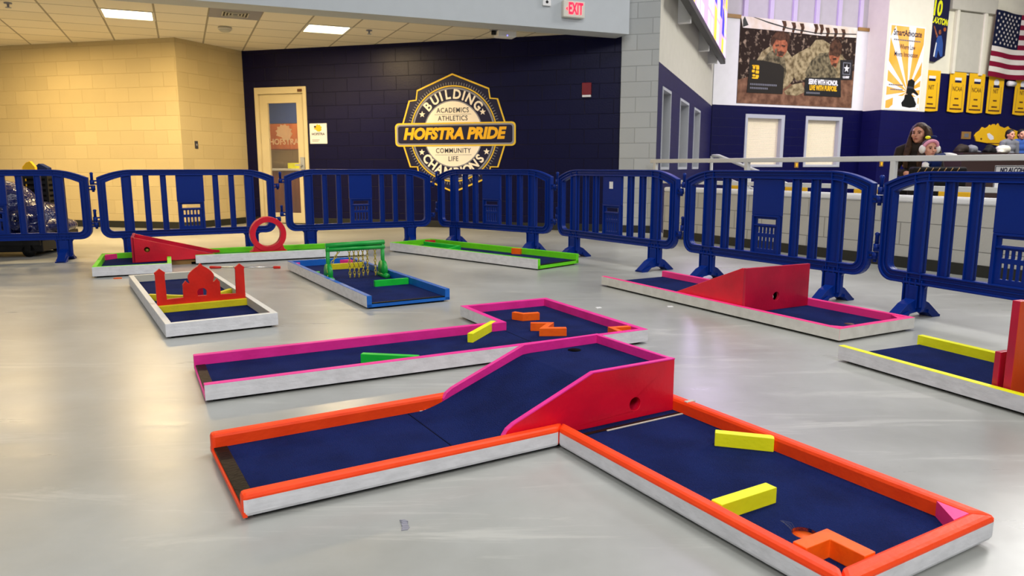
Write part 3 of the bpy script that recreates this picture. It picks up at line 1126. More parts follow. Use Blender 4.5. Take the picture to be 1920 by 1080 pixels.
def make_barrier():
    t = thing('crowd_barrier', 'x', 'barrier')
    o1 = frame_loop(0.83, 0.875, 0.80, 0.205, 0.10, 0.10, 0.52)
    i1 = frame_loop(0.755, 0.815, 0.752, 0.275, 0.045, 0.045, 0.50)
    o_in = frame_loop(0.815, 0.862, 0.788, 0.218, 0.09, 0.09, 0.515)
    o_m = frame_loop(0.797, 0.848, 0.778, 0.238, 0.075, 0.075, 0.51)
    o_m2 = frame_loop(0.789, 0.842, 0.772, 0.244, 0.07, 0.07, 0.508)
    i_out = frame_loop(0.765, 0.824, 0.760, 0.265, 0.05, 0.05, 0.503)
    mb = MB()
    mb.ring(o1, i1, 'xz', -0.014, 0.014)             # web
    for y0, y1 in ((-0.026, -0.013), (0.013, 0.026)):
        mb.ring(o1, o_in, 'xz', y0, y1)              # outer lip
        mb.ring(o_m, o_m2, 'xz', y0 + (0.004 if y0 < 0 else 0), y1 - (0.004 if y0 > 0 else 0))
        mb.ring(i_out, i1, 'xz', y0, y1)
    for x in (-0.62, -0.53, 0.53, 0.62):            # cross ribs where the uprights cross the frame
        mb.box(x - .004, x + .004, -0.024, 0.024, 0.815, 0.862).box(x - .004, x + .004, -0.024, 0.024, 0.205, 0.275)
    mb.build('frame', 'barrier', t, bevel=0.003)
    for x, wd in ((-0.575, 0.045), (0.575, 0.045)):
        mb = MB()
        mb.box(x - wd, x + wd, -0.012, 0.012, 0.265, 0.825)
        mb.box(x - wd, x - wd + .012, -0.026, 0.026, 0.275, 0.82).box(x + wd - .012, x + wd, -0.026, 0.026, 0.275, 0.82)
        mb.build('upright', 'barrier', t, bevel=0.003)
    for x in (-0.40, -0.245, 0.245, 0.40):
        mb = MB()
        mb.box(x - 0.027, x + 0.027, -0.01, 0.01, 0.265, 0.82)
        mb.box(x - 0.027, x - 0.019, -0.02, 0.02, 0.27, 0.82).box(x + 0.019, x + 0.027, -0.02, 0.02, 0.27, 0.82)
        mb.build('slat', 'barrier', t, bevel=0.002)
    # sign panel with a slot and two rows of small openings below
    mb = MB()
    holes = [[(-0.085, 0.487), (0.085, 0.487), (0.085, 0.522), (-0.085, 0.522)]]
    for k in range(5):
        x = -0.066 + k * 0.033
        holes.append([(x - .009, 0.418), (x + .009, 0.418), (x + .009, 0.462), (x - .009, 0.462)])
        holes.append([(x - .009, 0.305), (x + .009, 0.305), (x + .009, 0.39), (x - .009, 0.39)])
    mb.prism([(-0.125, 0.265), (0.125, 0.265), (0.125, 0.82), (-0.125, 0.82)], 'xz', -0.008, 0.008, holes=holes)
    mb.box(-0.125, -0.105, -0.02, 0.02, 0.27, 0.545).box(0.105, 0.125, -0.02, 0.02, 0.27, 0.545)
    mb.box(-0.125, 0.125, -0.02, 0.02, 0.537, 0.55).box(-0.105, 0.105, -0.016, 0.016, 0.47, 0.482)
    mb.box(-0.13, 0.13, -0.014, 0.014, 0.55, 0.815)
    mb.build('sign_panel', 'barrier', t, bevel=0.003)
    for x in (-0.575, 0.575):
        mb = MB()
        mb.prism([(x - .11, .235), (x + .11, .235), (x + .07, .185), (x + .068, .06), (x + .058, .04), (x - .058, .04), (x - .068, .06), (x - .07, .185)], 'xz', -0.012, 0.012)
        for xx in (x - .06, x - .02, x + .02, x + .06):
            mb.box(xx - .004, xx + .004, -0.028, 0.028, 0.07, 0.235)
        mb.box(x - .04, x + .04, -0.028, 0.028, 0.06, 0.2)
        leg = mb.build('leg', 'barrier', t, bevel=0.003)
        mb = MB()                                    # foot across the barrier: sloping arms, arch below
        prof = [(-0.185, 0.0), (-0.185, 0.016), (-0.09, 0.09), (-0.03, 0.115), (0.03, 0.115), (0.09, 0.09), (0.185, 0.016), (0.185, 0.0), (0.12, 0.0), (0.075, 0.03), (0, 0.04), (-0.075, 0.03), (-0.12, 0.0)]
        mb.prism(prof, 'yz', x - 0.034, x + 0.034)
        mb.prism([(-0.185, 0.0), (-0.185, 0.012), (-0.08, 0.05), (-0.08, 0.03), (-0.12, 0.0)], 'yz', x - 0.045, x + 0.045)
        mb.prism([(0.185, 0.0), (0.12, 0.0), (0.08, 0.03), (0.08, 0.05), (0.185, 0.012)], 'yz', x - 0.045, x + 0.045)
        mb.build('foot', 'barrier', t, bevel=0.003)
    # hinge knuckles: left end sits above, right end below; pins stand in the left-end ones
    for zc, pin in ((0.752, True), (0.395, True)):
        mb = MB()
        mb.box(-0.858, -0.825, -0.012, 0.012, zc - 0.022, zc - 0.008).box(-0.858, -0.825, -0.012, 0.012, zc + 0.008, zc + 0.022)
        mb.tube([(-0.868, 0, zc - 0.024), (-0.868, 0, zc + 0.024)], 0.02, 12)
        mb.tube([(-0.868, 0, zc + 0.02), (-0.868, 0, zc + 0.075), (-0.868, 0, zc + 0.088), (-0.868, 0, zc + 0.098)], [0.013, 0.013, 0.017, 0.008], 12)
        mb.build('hinge', 'barrier', t)
    for zc in (0.70, 0.343):
        mb = MB()
        mb.box(0.825, 0.858, -0.012, 0.012, zc - 0.022, zc - 0.008).box(0.825, 0.858, -0.012, 0.012, zc + 0.008, zc + 0.022)
        mb.tube([(0.868, 0, zc - 0.024), (0.868, 0, zc + 0.024)], 0.02, 12)
        mb.tube([(0.868, 0, zc - 0.04), (0.868, 0, zc - 0.02)], 0.012, 12)
        mb.build('hinge', 'barrier', t)
    return t


J = [(-5.73, 6.70), (-4.06, 7.17), (-2.53, 7.97), (-0.90, 8.75), (0.4525, 7.63), (1.427, 6.13), (2.31, 4.64), (3.0, 3.03)]
blab = ['blue plastic crowd barrier in front of the tarp-covered cart, leftmost of the row',
        'blue plastic crowd barrier standing in front of the cream corner wall',
        'blue plastic crowd barrier standing in front of the office door',
        'blue plastic crowd barrier below the painted wall crest, behind the lime green hole',
        'blue plastic crowd barrier with a white sticker, in front of the grey pillar',
        'blue plastic crowd barrier behind the red ramp with the pink edges',
        'blue plastic crowd barrier at the right edge, nearest to the camera']
bar0 = make_barrier()
for i in range(7):
    b = bar0 if i == 0 else copy_tree(bar0)
    p, q = Vector(J[i]), Vector(J[i + 1])
    c = (p + q) / 2
    place(b, (c.x, c.y, 0), math.degrees(math.atan2(q.y - p.y, q.x - p.x)))
    tag(b, blab[i], 'barrier', 'blue plastic crowd barriers around the course')
    if i == 4:
        mb = MB()
        mb.box(-0.035, 0.015, -0.016, -0.0142, 0.70, 0.765)
        tag(mb.build('sticker', 'white', b), 'white sticker')


# ================================================================== MINI GOLF HOLES
def off_poly(pts, ds):
    """inset a CCW polygon, edge i (from i to i+1) by ds[i]"""
    n = len(pts)
    out = []
    for i in range(n):
        a_, b_, c_ = Vector(pts[i - 1]), Vector(pts[i]), Vector(pts[(i + 1) % n])
        d1, d2 = (b_ - a_).normalized(), (c_ - b_).normalized()
        n1, n2 = Vector((-d1.y, d1.x)), Vector((-d2.y, d2.x))
        o1, o2 = ds[i - 1], ds[i]
        det = d1.x * d2.y - d1.y * d2.x
        if abs(det) < 1e-6:
            p = b_ + n1 * o1
        else:
            p1, p2 = b_ + n1 * o1, b_ + n2 * o2
            tt = ((p2.x - p1.x) * d2.y - (p2.y - p1.y) * d2.x) / det
            p = p1 + d1 * tt
        out.append((p.x, p.y))
    return out


RT, RW, CZ = 0.076, 0.034, 0.031


def make_hole(name, label, loc, rz, outline, open_edges, col, white='white_wood', inner=None, holes=(), strip_edge=None, edge_col=None, seams=(), bev=0.005, skip=(), rw=RW, cap=None, rt=RT, cz=CZ):
    """a low wooden course: boards white outside and coloured on top and inside, carpet between"""
    t = thing(name, label, 'mini golf hole', loc, rz, 'mini golf holes on the hall floor')
    n = len(outline)
    ds = [0.0 if i in open_edges else rw for i in range(n)]
    ins = off_poly(outline, ds)
    inner = inner or col
    for i in range(n):
        if i in open_edges or i in skip:
            continue
        p, q = outline[i], outline[(i + 1) % n]
        pi_, qi = ins[i], ins[(i + 1) % n]
        mb = MB()
        vs = [(p[0], p[1], .012), (q[0], q[1], .012), (qi[0], qi[1], .012), (pi_[0], pi_[1], .012)]
        vs += [(x, y, rt) for x, y, z in vs]
        zc = cap or rt - 0.002
        vs += [(p[0], p[1], zc), (q[0], q[1], zc)]
        mb.add(vs, [(0, 3, 2, 1), (4, 5, 6, 7), (0, 1, 9, 8), (8, 9, 5, 4), (1, 2, 6, 5, 9), (2, 3, 7, 6), (3, 0, 8, 4, 7)],
               [0, 1, 0, 1, 1, 2, 1])
        mb.build('rail', [white, col, inner], t, bevel=bev, segs=2)
    # carpet bed
    cds = [0.012 if i in open_edges else rw - 0.002 for i in range(n)]
    cp_ = off_poly(outline, cds)
    mb = MB()
    mb.prism(cp_, 'xy', 0.0215, cz, 0, holes=holes)
    for (ax, ay), (bx, by) in seams:
        d = Vector((bx - ax, by - ay))
        nn = Vector((-d.y, d.x)).normalized() * 0.0015
        mb.prism([(ax + nn.x, ay + nn.y), (ax - nn.x, ay - nn.y), (bx - nn.x, by - nn.y), (bx + nn.x, by + nn.y)], 'xy', cz, cz + 0.0006, 1)
    mb.build('carpet', ['felt', 'gap_black'], t)
    # black slab under the boards stands in for the shadow gap at the floor
    sk = off_poly(outline, [0.03] * n)
    mb = MB()
    mb.prism(sk, 'xy', 0.0, 0.021)
    mb.build('base', 'gap_black', t)
    for i in open_edges:                              # low painted board and black tape at the tee
        p, q = Vector(outline[i]), Vector(outline[(i + 1) % n])
        d = (q - p).normalized()
        nn = Vector((-d.y, d.x))
        mb = MB()
        a1, b1 = p + d * 0.002, q - d * 0.002
        mb.prism([tuple(a1), tuple(b1), tuple(b1 + nn * .011), tuple(a1 + nn * .011)], 'xy', 0.012, cz - 0.005, 0)
        mb.build('end_board', edge_col or col, t)
        mb = MB()
        a1, b1 = p + d * rw, q - d * rw
        if strip_edge:
            mb.prism([tuple(a1 + nn * .005), tuple(b1 + nn * .005), tuple(b1 + nn * strip_edge), tuple(a1 + nn * strip_edge)], 'xy', cz - 0.004, cz + 0.002, 0)
            mb.build('edge_tape', 'strip_black', t, bevel=0.002)
    return t


def part(mb, name, mats, parent, label=None, **kw):
    o = mb.build(name, mats, parent, **kw)
    if label:
        o['label'] = label
    return o


def bar(p, q, wd, z0, z1, mi=0, mb=None):
    mb = mb or MB()
    p, q = Vector(p), Vector(q)
    d = (q - p).normalized()
    nn = Vector((-d.y, d.x)) * wd / 2
    mb.prism([tuple(p + nn), tuple(p - nn), tuple(q - nn), tuple(q + nn)], 'xy', z0, z1, mi)
    return mb


def polybar(pts, wd, z0, z1):
    """bent block along a centre line, mitred"""
    P = [Vector(p) for p in pts]
    Lf, Rt = [], []
    for i, p in enumerate(P):
        if i == 0:
            d = (P[1] - p).normalized()
            nn = Vector((-d.y, d.x))
        elif i == len(P) - 1:
            d = (p - P[i - 1]).normalized()
            nn = Vector((-d.y, d.x))
        else:
            d1, d2 = (p - P[i - 1]).normalized(), (P[i + 1] - p).normalized()
            n1, n2 = Vector((-d1.y, d1.x)), Vector((-d2.y, d2.x))
            b_ = (n1 + n2).normalized()
            nn = b_ / max(0.35, b_.dot(n1))
        Lf.append(tuple(p + nn * wd / 2))
        Rt.append(tuple(p - nn * wd / 2))
    mb = MB()
    mb.prism(Rt + Lf[::-1], 'xy', z0, z1)
    return mb


def wedge(t, corner, a_, b_, col='hotpink', lab=None, top=RT - 0.004):
    """triangular corner block"""
    mb = MB()
    mb.prism([corner, a_, b_] if (a_[0] - corner[0]) * (b_[1] - corner[1]) - (a_[1] - corner[1]) * (b_[0] - corner[0]) > 0 else [corner, b_, a_], 'xy', CZ, top)
    return part(mb, 'corner_block', col, t, lab or ('pink corner block' if col == 'hotpink' else None))


# ---------------------------------------------------------------- the front hole: orange boards, carpeted red ramp
A1 = 30.5
out = [(0, 0), (0.972, 0), (0.972, -1.03), (1.542, -1.03), (1.542, 0.535), (0, 0.535)]
h1 = circ(1.143, -0.80, 0.030, n=28)
t = make_hole('mini_golf_hole', 'L-shaped mini golf hole with orange boards and a carpeted red ramp, nearest to the camera', (-0.687, 1.754, 0), A1, out, [5], 'orange', holes=[h1],
              strip_edge=0.045, seams=[((0.655, 0.04), (0.655, 0.49))], bev=0.011, rw=0.042, cap=0.060)
mb = MB()
mb.tube([(1.143, -0.80, 0.0215), (1.143, -0.80, 0.0305)], 0.030, 28, caps=False)
mb.tube([(1.143, -0.80, 0.0212), (1.143, -0.80, 0.0218)], 0.030, 28)
part(mb, 'cup', 'orange2', t, 'orange rim of the ball hole in the carpet')
mb = MB()
for k in range(4):
    a0 = R(95 + k * 16)
    mb.tube([(1.143 + .026 * math.cos(a0), -0.80 + .026 * math.sin(a0), 0.031), (1.143 + .035 * math.cos(a0), -0.80 + .036 * math.sin(a0), 0.042), (1.143 + .045 * math.cos(a0 + .4), -0.80 + .05 * math.sin(a0), 0.047 + .004 * k)], 0.00035, 4)
part(mb, 'frayed_threads', 'cloth_grey', t, 'frayed carpet threads at the hole')
part(bar((1.382, -0.275), (1.502, -0.405), 0.032, CZ, 0.074), 'bumper', 'yellow', t, 'yellow bumper block against the far board', bevel=0.002)
part(bar((1.014, -0.638), (1.215, -0.638), 0.036, CZ, 0.074), 'bumper', 'yellow', t, 'yellow bumper block against the near board', bevel=0.002)
mb = MB()
mb.prism([(1.014, -0.866), (1.132, -0.866), (1.132, -0.988), (1.094, -0.988), (1.094, -0.903), (1.014, -0.903)], 'xy', CZ, RT)
part(mb, 'corner_box', 'orange2', t, 'amber orange corner box by the ball hole', bevel=0.002)
wedge(t, (1.50, -0.988), (1.50, -0.91), (1.435, -0.988))
mb = MB()
mb.prism([(1.16, -0.012), (1.498, -0.012), (1.498, -0.005), (1.16, -0.005)], 'xy', CZ, CZ + .0025, 0)
part(mb, 'joint_strip', 'gym_grey', t, 'worn pale strip where the two boards join')
mb = MB()
mb.prism([(1.02, -0.006), (1.498, -0.006), (1.498, 0.012), (1.02, 0.012)], 'xy', CZ, CZ + .0015, 0)
part(mb, 'joint_tape', 'strip_black', t, 'black tape along the foot of the ramp')
mb = MB()
mb.box(1.506, 1.544, -0.022, -0.006, 0.02, 0.0765)
part(mb, 'joint_gap', 'gym_grey', t, 'bare grey board end at the joint')
# frayed thread on the carpet
mb = MB()
mb.tube([(0.70, 0.49, CZ + .002), (0.735, 0.475, CZ + .004), (0.75, 0.485, CZ + .003), (0.79, 0.47, CZ + .02)], 0.0012, 5)
mb.tube([(0.72, 0.495, CZ + .002), (0.75, 0.47, CZ + .006), (0.78, 0.485, CZ + .008)], 0.001, 5)
part(mb, 'loose_thread', 'off_white', t, 'pale loose thread on the carpet')
# ramp
ramp = MB()
sidep = [(0.79, CZ), (0.792, 0.062), (0.806, 0.082), (0.83, 0.097), (1.137, 0.22), (1.4995, 0.22), (1.4995, CZ)]
ramp.prism(sidep, 'xz', 0.0425, 0.058, 0, holes=[circ(1.322, 0.083, 0.024, n=28)])
# the upper edge of the side is painted pink: a thin cap strip follows it
rmp = part(ramp, 'ramp', 'red', t, 'red plywood ramp box with pink rims', bevel=0.002)


def edge_strip(path, y0, y1, th, mat, parent, name='rim', lab='pink painted rim'):
    mb = MB()
    up = [(x, z + th) for x, z in path]
    mb.prism(path + up[::-1], 'xz', y0, y1)
    return part(mb, name, mat, parent, lab)


rim = [(0.7915, 0.062), (0.806, 0.082), (0.83, 0.097), (1.137, 0.22), (1.4995, 0.22)]
edge_strip(rim, 0.041, 0.060, 0.004, 'pink', rmp)
edge_strip(rim, 0.481, 0.501, 0.004, 'pink', rmp)
mb = MB()
mb.prism([(0.79, CZ), (0.792, 0.062), (0.806, 0.082), (0.83, 0.097), (1.137, 0.22), (1.4995, 0.22), (1.4995, CZ)], 'xz', 0.481, 0.5005)
part(mb, 'side_panel', 'pink', rmp, 'pink inner face of the far ramp side')
mb = MB()
mb.box(1.482, 1.4995, 0.058, 0.481, CZ, 0.2235)
part(mb, 'end_panel', 'pink', rmp, 'pink end panel of the ramp', bevel=0.002)
mb = MB()
prof = []
for k in range(13):
    tt = k / 12
    x = 0.66 + 0.16 * tt
    prof.append((x, 0.0315 + 0.039 * tt ** 1.8))
prof += [(1.10, 0.178), (1.13, 0.188), (1.165, 0.190), (1.486, 0.190)]
low = [(x, max(CZ, z - 0.018)) for x, z in prof]
mb.prism(prof[12:] + [(x, z - 0.015) for x, z in prof[12:]][::-1], 'xz', 0.058, 0.481)
mb.prism(prof[:13] + [(0.82, CZ), (0.66, CZ)], 'xz', 0.0425, 0.481)
car = part(mb, 'ramp_carpet', 'felt', rmp, 'navy carpet running up the ramp')
mb = MB()
mb.tube([(1.335, 0.43, 0.1902), (1.335, 0.43, 0.1912)], 0.026, 24)
part(mb, 'ball_hole', 'gap_black', rmp, 'dark ball hole in the ramp platform')
mb = MB()
mb.tube([(1.322, 0.054, 0.083), (1.322, 0.12, 0.083)], 0.024, 20, caps=False)
mb.tube([(1.322, 0.118, 0.083), (1.322, 0.12, 0.083)], 0.024, 20)
part(mb, 'ball_pipe', 'cherry', rmp, 'dark red pipe mouth in the near ramp side')

# ---------------------------------------------------------------- second hole: pink boards, orange zigzags
out = [(0, 0), (2.12, 0), (2.12, 1.045), (1.52, 1.045), (1.52, 0.53), (0, 0.53)]
t = make_hole('mini_golf_hole', 'L-shaped mini golf hole with pink boards and small orange zigzag blocks, behind the red ramp', (-1.179, 2.711, 0), 27.5, out, [5], 'pink',
              strip_edge=0.045, seams=[((1.54, 0.04), (1.54, 0.50))])
part(bar((1.262, 0.325), (1.50, 0.548), 0.03, CZ, 0.078), 'bumper', 'yellow', t, 'yellow slanting bumper block', bevel=0.002)
part(bar((0.674, 0.205), (0.885, 0.045), 0.03, CZ, 0.074), 'bumper', 'kelly', t, 'green bumper block', bevel=0.002)
part(polybar([(1.722, 0.738), (1.752, 0.672), (1.845, 0.655)], 0.030, CZ, 0.074), 'zigzag_block', 'orange2', t, 'orange V-shaped block', bevel=0.002)
part(polybar([(1.665, 0.43), (1.758, 0.378), (1.662, 0.288), (1.772, 0.236)], 0.030, CZ, 0.074), 'zigzag_block', 'orange2', t, 'orange Z-shaped block', bevel=0.002)
part(polybar([(2.09, 0.115), (1.985, 0.135), (1.975, 0.045)], 0.028, CZ, 0.074), 'zigzag_block', 'orange2', t, 'orange V-shaped block in the near right corner', bevel=0.002)

# ---------------------------------------------------------------- white hole with the red palace cutout
out = [(0, 0), (0.585, 0), (0.585, 2.08), (0, 2.08)]
t = make_hole('mini_golf_hole', 'white boarded mini golf hole with a red domed palace cutout', (-1.827, 3.779, 0), 32, out, [], 'white_top', inner='gym_grey', rt=0.083)
part(bar((0.034, 0.632), (0.551, 0.632), 0.03, CZ, 0.073), 'bumper', 'mustard', t, 'yellow board across the lane', bevel=0.002)
part(bar((0.04, 1.135), (0.235, 0.95), 0.03, CZ, 0.073), 'bumper', 'mustard', t, 'yellow slanting funnel board, left', bevel=0.002)
part(bar((0.40, 0.90), (0.548, 1.09), 0.03, CZ, 0.073), 'bumper', 'mustard', t, 'yellow slanting funnel board, right', bevel=0.002)
pal = []
L_ = [(0.036, CZ), (0.036, 0.262), (0.033, 0.265), (0.033, 0.274), (0.04, 0.278), (0.0625, 0.297), (0.085, 0.278), (0.092, 0.274), (0.092, 0.265), (0.089, 0.262), (0.092, 0.107), (0.185, 0.110), (0.185, 0.19)]
L_ += [(0.19, 0.196), (0.203, 0.212), (0.216, 0.197), (0.226, 0.192)]
dome = [(0.222, 0.205), (0.217, 0.222), (0.219, 0.242), (0.232, 0.262), (0.256, 0.283), (0.278, 0.297), (0.293, 0.315)]
L_ += dome
full = L_ + [(0.586 - x, z) for x, z in L_[::-1][1:]]
arch = [(0.268, 0.112), (0.318, 0.112)] + [(0.293 + 0.028 * math.cos(R(a_)), 0.133 + 0.026 * math.sin(R(a_))) for a_ in range(-10, 191, 20)]
mb = MB()
mb.prism(full, 'xz', 0.648, 0.666, 0, holes=[arch])
part(mb, 'palace_cutout', 'scarlet', t, 'red plywood palace silhouette with dome and two minarets', bevel=0.0015)
wedge(t, (0.034, 0.034), (0.034, 0.085), (0.085, 0.034))
wedge(t, (0.551, 0.034), (0.551, 0.085), (0.50, 0.034))
mb = MB()
mb.box(0.305, 0.342, 0.92, 0.97, CZ, 0.118)
part(mb, 'arch_stop', 'cherry', t, 'red block behind the arch')
mb = MB()
mb.tube([(0.43, 0.20, CZ), (0.43, 0.20, CZ + 0.0008)], 0.026, 20)
part(mb, 'ball_hole', 'gap_black', t)

# ---------------------------------------------------------------- blue hole with the chain gantry
out = [(0, 0), (0.585, 0), (0.585, 2.06), (0, 2.06)]
t = make_hole('mini_golf_hole', 'mini golf hole with blue boards and a green gantry of hanging chains', (-0.926, 4.6, 0), 30.4, out, [0], 'blue', strip_edge=0.03, rt=0.088, cz=0.036)
part(bar((0.285, 0.645), (0.548, 0.645), 0.03, CZ, 0.080), 'bumper', 'kelly', t, 'green bumper block', bevel=0.002)
part(bar((0.275, 1.69), (0.548, 1.68), 0.03, CZ, 0.083), 'bumper', 'mustard', t, 'yellow bumper block', bevel=0.002)
part(bar((0.034, 1.30), (0.075, 1.37), 0.03, CZ, 0.075), 'bumper', 'kelly', t, 'short green bumper block', bevel=0.002)
wedge(t, (0.034, 2.026), (0.034, 1.93), (0.10, 2.026))
wedge(t, (0.551, 2.026), (0.551, 1.92), (0.46, 2.026))
mb = MB()
GY = 1.08
for x in (0.075, 0.515):
    mb.tube([(x, GY, CZ), (x, GY, 0.315)], 0.0155, 12)
    mb.tube([(x - .016, GY, 0.098), (x + .014, GY, 0.098)], 0.070, 28)
    mb.tube([(x, GY - .10, CZ + .021), (x, GY + .09, CZ + .021)], 0.021, 14)
mb.tube([(0.06, GY, 0.308), (0.53, GY, 0.312)], 0.0195, 12)
mb.tube([(0.06, GY - .004, 0.276), (0.53, GY - .004, 0.275)], 0.0165, 12)
gan = part(mb, 'chain_gantry', 'green', t, 'green gantry with round discs and feet', bevel=0)


def chain(p, q, parent, n):
    p, q = Vector(p), Vector(q)
    mb = MB()
    d = (q - p)
    ln = d.length / n
    d.normalize()
    s1 = d.cross(Vector((0, 1, 0)))
    if s1.length < .05:
        s1 = Vector((1, 0, 0))
    s1.normalize()
    s2 = d.cross(s1)
    for k in range(n):
        c = p + d * ln * (k + .5)
        s = s1 if k % 2 == 0 else s2
        lp = []
        for j in range(12):
            aa = 2 * PI * j / 12
            lp.append(c + d * (ln * .66 * math.cos(aa)) + s * (0.0085 * math.sin(aa)))
        mb.tube(lp, 0.0031, 5, closed=True)
    return part(mb, 'chain', 'brass', parent, 'brass link chain')


for x, zz in ((0.244, 0.05), (0.28, 0.05), (0.316, 0.047), (0.352, 0.058), (0.388, 0.06), (0.452, 0.055)):
    chain((x, GY, 0.268), (x, GY, zz), gan, 10)
chain((0.165, GY, 0.268), (0.10, GY - .01, 0.17), gan, 5)
chain((0.066, GY - .03, 0.125), (0.062, GY - .045, 0.062), gan, 3)

# ---------------------------------------------------------------- lime hole at the back right
out = [(0, 0), (0, -0.575), (2.13, -0.575), (2.13, 0)]
t = make_hole('mini_golf_hole', 'mini golf hole with lime green boards and a green elbow block, below the wall crest', (0.227, 6.394, 0), 136.4, out, [0], 'lime', strip_edge=0.03, rt=0.100, cz=0.044)
part(polybar([(1.98, -0.36), (1.385, -0.33), (1.245, -0.034)], 0.03, CZ, 0.094), 'elbow_block', 'kelly', t, 'green elbow-shaped block', bevel=0.002)
part(bar((0.69, -0.523), (0.785, -0.497), 0.036, CZ, 0.1), 'bumper', 'orange2', t, 'small orange block', bevel=0.002)
wedge(t, (2.096, -0.541), (2.01, -0.541), (2.096, -0.46), 'red', 'red corner block', top=0.092)
wedge(t, (2.096, -0.034), (2.02, -0.034), (2.096, -0.1), 'orange2', 'orange corner block', top=0.092)

# ---------------------------------------------------------------- two-part lime hole with red drop ramp and ring, back left
out = [(0, 0), (0.595, 0), (0.595, 0.56), (0.80, 0.56), (2.41, 0.56), (2.41, 1.13), (0.8, 1.13), (0.0, 1.09)]
t = thing('mini_golf_hole', 'two-level lime green mini golf hole with a red drop ramp and a tall red ring', 'mini golf hole', (-3.438, 5.943, 0), 25, 'mini golf holes on the hall floor')


def rail(t, p, q, col, wmat, name='rail', inner=None, left=True, z0=.012, z1=0.091):
    p, q = Vector(p), Vector(q)
    d = (q - p).normalized()
    nn = Vector((-d.y, d.x)) * RW
    mb = MB()
    vs = [(p.x, p.y, z0), (q.x, q.y, z0), (q.x + nn.x, q.y + nn.y, z0), (p.x + nn.x, p.y + nn.y, z0)]
    vs += [(x, y, z1) for x, y, z in vs]
    mb.add(vs, [(0, 3, 2, 1), (4, 5, 6, 7), (0, 1, 5, 4), (1, 2, 6, 5), (2, 3, 7, 6), (3, 0, 4, 7)], [0, 1, 0, 0, 1, 0])
    return part(mb, name, [wmat, col], t, bevel=0.004)


rail(t, (0, 0), (0.595, 0), 'lime', 'white_wood')
rail(t, (0.595, 0.034), (0.595, 0.55), 'lime', 'white_wood')
rail(t, (0.595, 1.09), (0.0, 1.06), 'lime', 'white_wood')
rail(t, (0, 1.028), (0, 0.034), 'lime', 'white_wood')
rail(t, (0.80, 0.545), (2.41, 0.545), 'lime', 'white_wood')
rail(t, (2.41, 0.579), (2.41, 1.13), 'lime', 'white_wood')
rail(t, (2.376, 1.13), (0.6, 1.12), 'lime', 'white_wood')
for poly in ([(0.033, 0.033), (0.562, 0.033), (0.562, 1.058), (0.033, 1.03)], [(0.82, 0.578), (2.377, 0.578), (2.377, 1.097), (0.82, 1.09)]):
    mb = MB()
    mb.prism(poly, 'xy', 0.022, 0.040)
    part(mb, 'carpet', 'felt', t)
for poly in ([(0.03, 0.03), (0.565, 0.03), (0.565, 1.05), (0.03, 1.03)], [(0.565, 0.66), (0.83, 0.62), (0.83, 1.08), (0.565, 1.05)], [(0.83, 0.575), (2.38, 0.575), (2.38, 1.1), (0.83, 1.09)]):
    mb = MB()
    mb.prism(poly, 'xy', 0.0, 0.021)
    part(mb, 'base', 'gap_black', t)  # black slab painted as the shade under the boards
mb = MB()
mb.box(0.596, 0.80, 0.63, 0.65, 0.0, 0.045)  # brown strip put where shaded ground shows between the parts
part(mb, 'shaded_gap_strip', 'wood_strip', t, 'brown strip as the shaded gap under the ramp between the two parts')
wedge(t, (0.034, 1.03), (0.034, 0.93), (0.13, 1.03), top=0.086)
wedge(t, (0.034, 0.034), (0.034, 0.08), (0.08, 0.034), top=0.086)
wedge(t, (0.56, 0.034), (0.56, 0.08), (0.51, 0.034), top=0.086)
mb = MB()
mb.prism([(0.285, 0.041), (1.04, 0.055), (1.04, 0.078), (0.98, 0.086), (0.285, 0.272)], 'xz', 0.60, 0.625, 0, holes=[circ(0.40, 0.155, 0.024, n=20)])
rp6 = part(mb, 'drop_ramp', 'red', t, 'red wedge-shaped drop ramp', bevel=0.002)
mb = MB()
mb.prism([(0.285, 0.041), (1.04, 0.055), (1.04, 0.078), (0.98, 0.086), (0.285, 0.272)], 'xz', 1.02, 1.05)
part(mb, 'side_panel', 'red', rp6, None, bevel=0.002)
mb = MB()
mb.box(0.275, 0.30, 0.60, 1.05, 0.041, 0.274)
part(mb, 'end_panel', 'cherry', rp6, None, bevel=0.002)
mb = MB()
mb.prism([(0.30, 0.20), (0.95, 0.045), (0.97, 0.055), (0.30, 0.225)], 'xz', 0.625, 1.02)
part(mb, 'ramp_carpet', 'felt', rp6, 'navy carpet on the ramp')
mb = MB()
mb.ball((0.40, 0.66, 0.148), 0.022, 12, 8)
part(mb, 'pipe_end', 'brass', rp6, 'brass-coloured pipe end behind the round hole')
mb = MB()
mb.ring(circ(1.468, 0.252, 0.170, n=48), circ(1.468, 0.252, 0.118, n=48), 'xz', 0.63, 0.73)
mb.prism([(1.29, 0.045), (1.645, 0.045), (1.642, 0.085), (1.615, 0.105), (1.60, 0.145), (1.47, 0.12), (1.336, 0.145), (1.32, 0.105), (1.294, 0.085)], 'xz', 0.635, 0.725)
part(mb, 'ring', 'red', t, 'upright red ring on a broad foot', bevel=0.003)

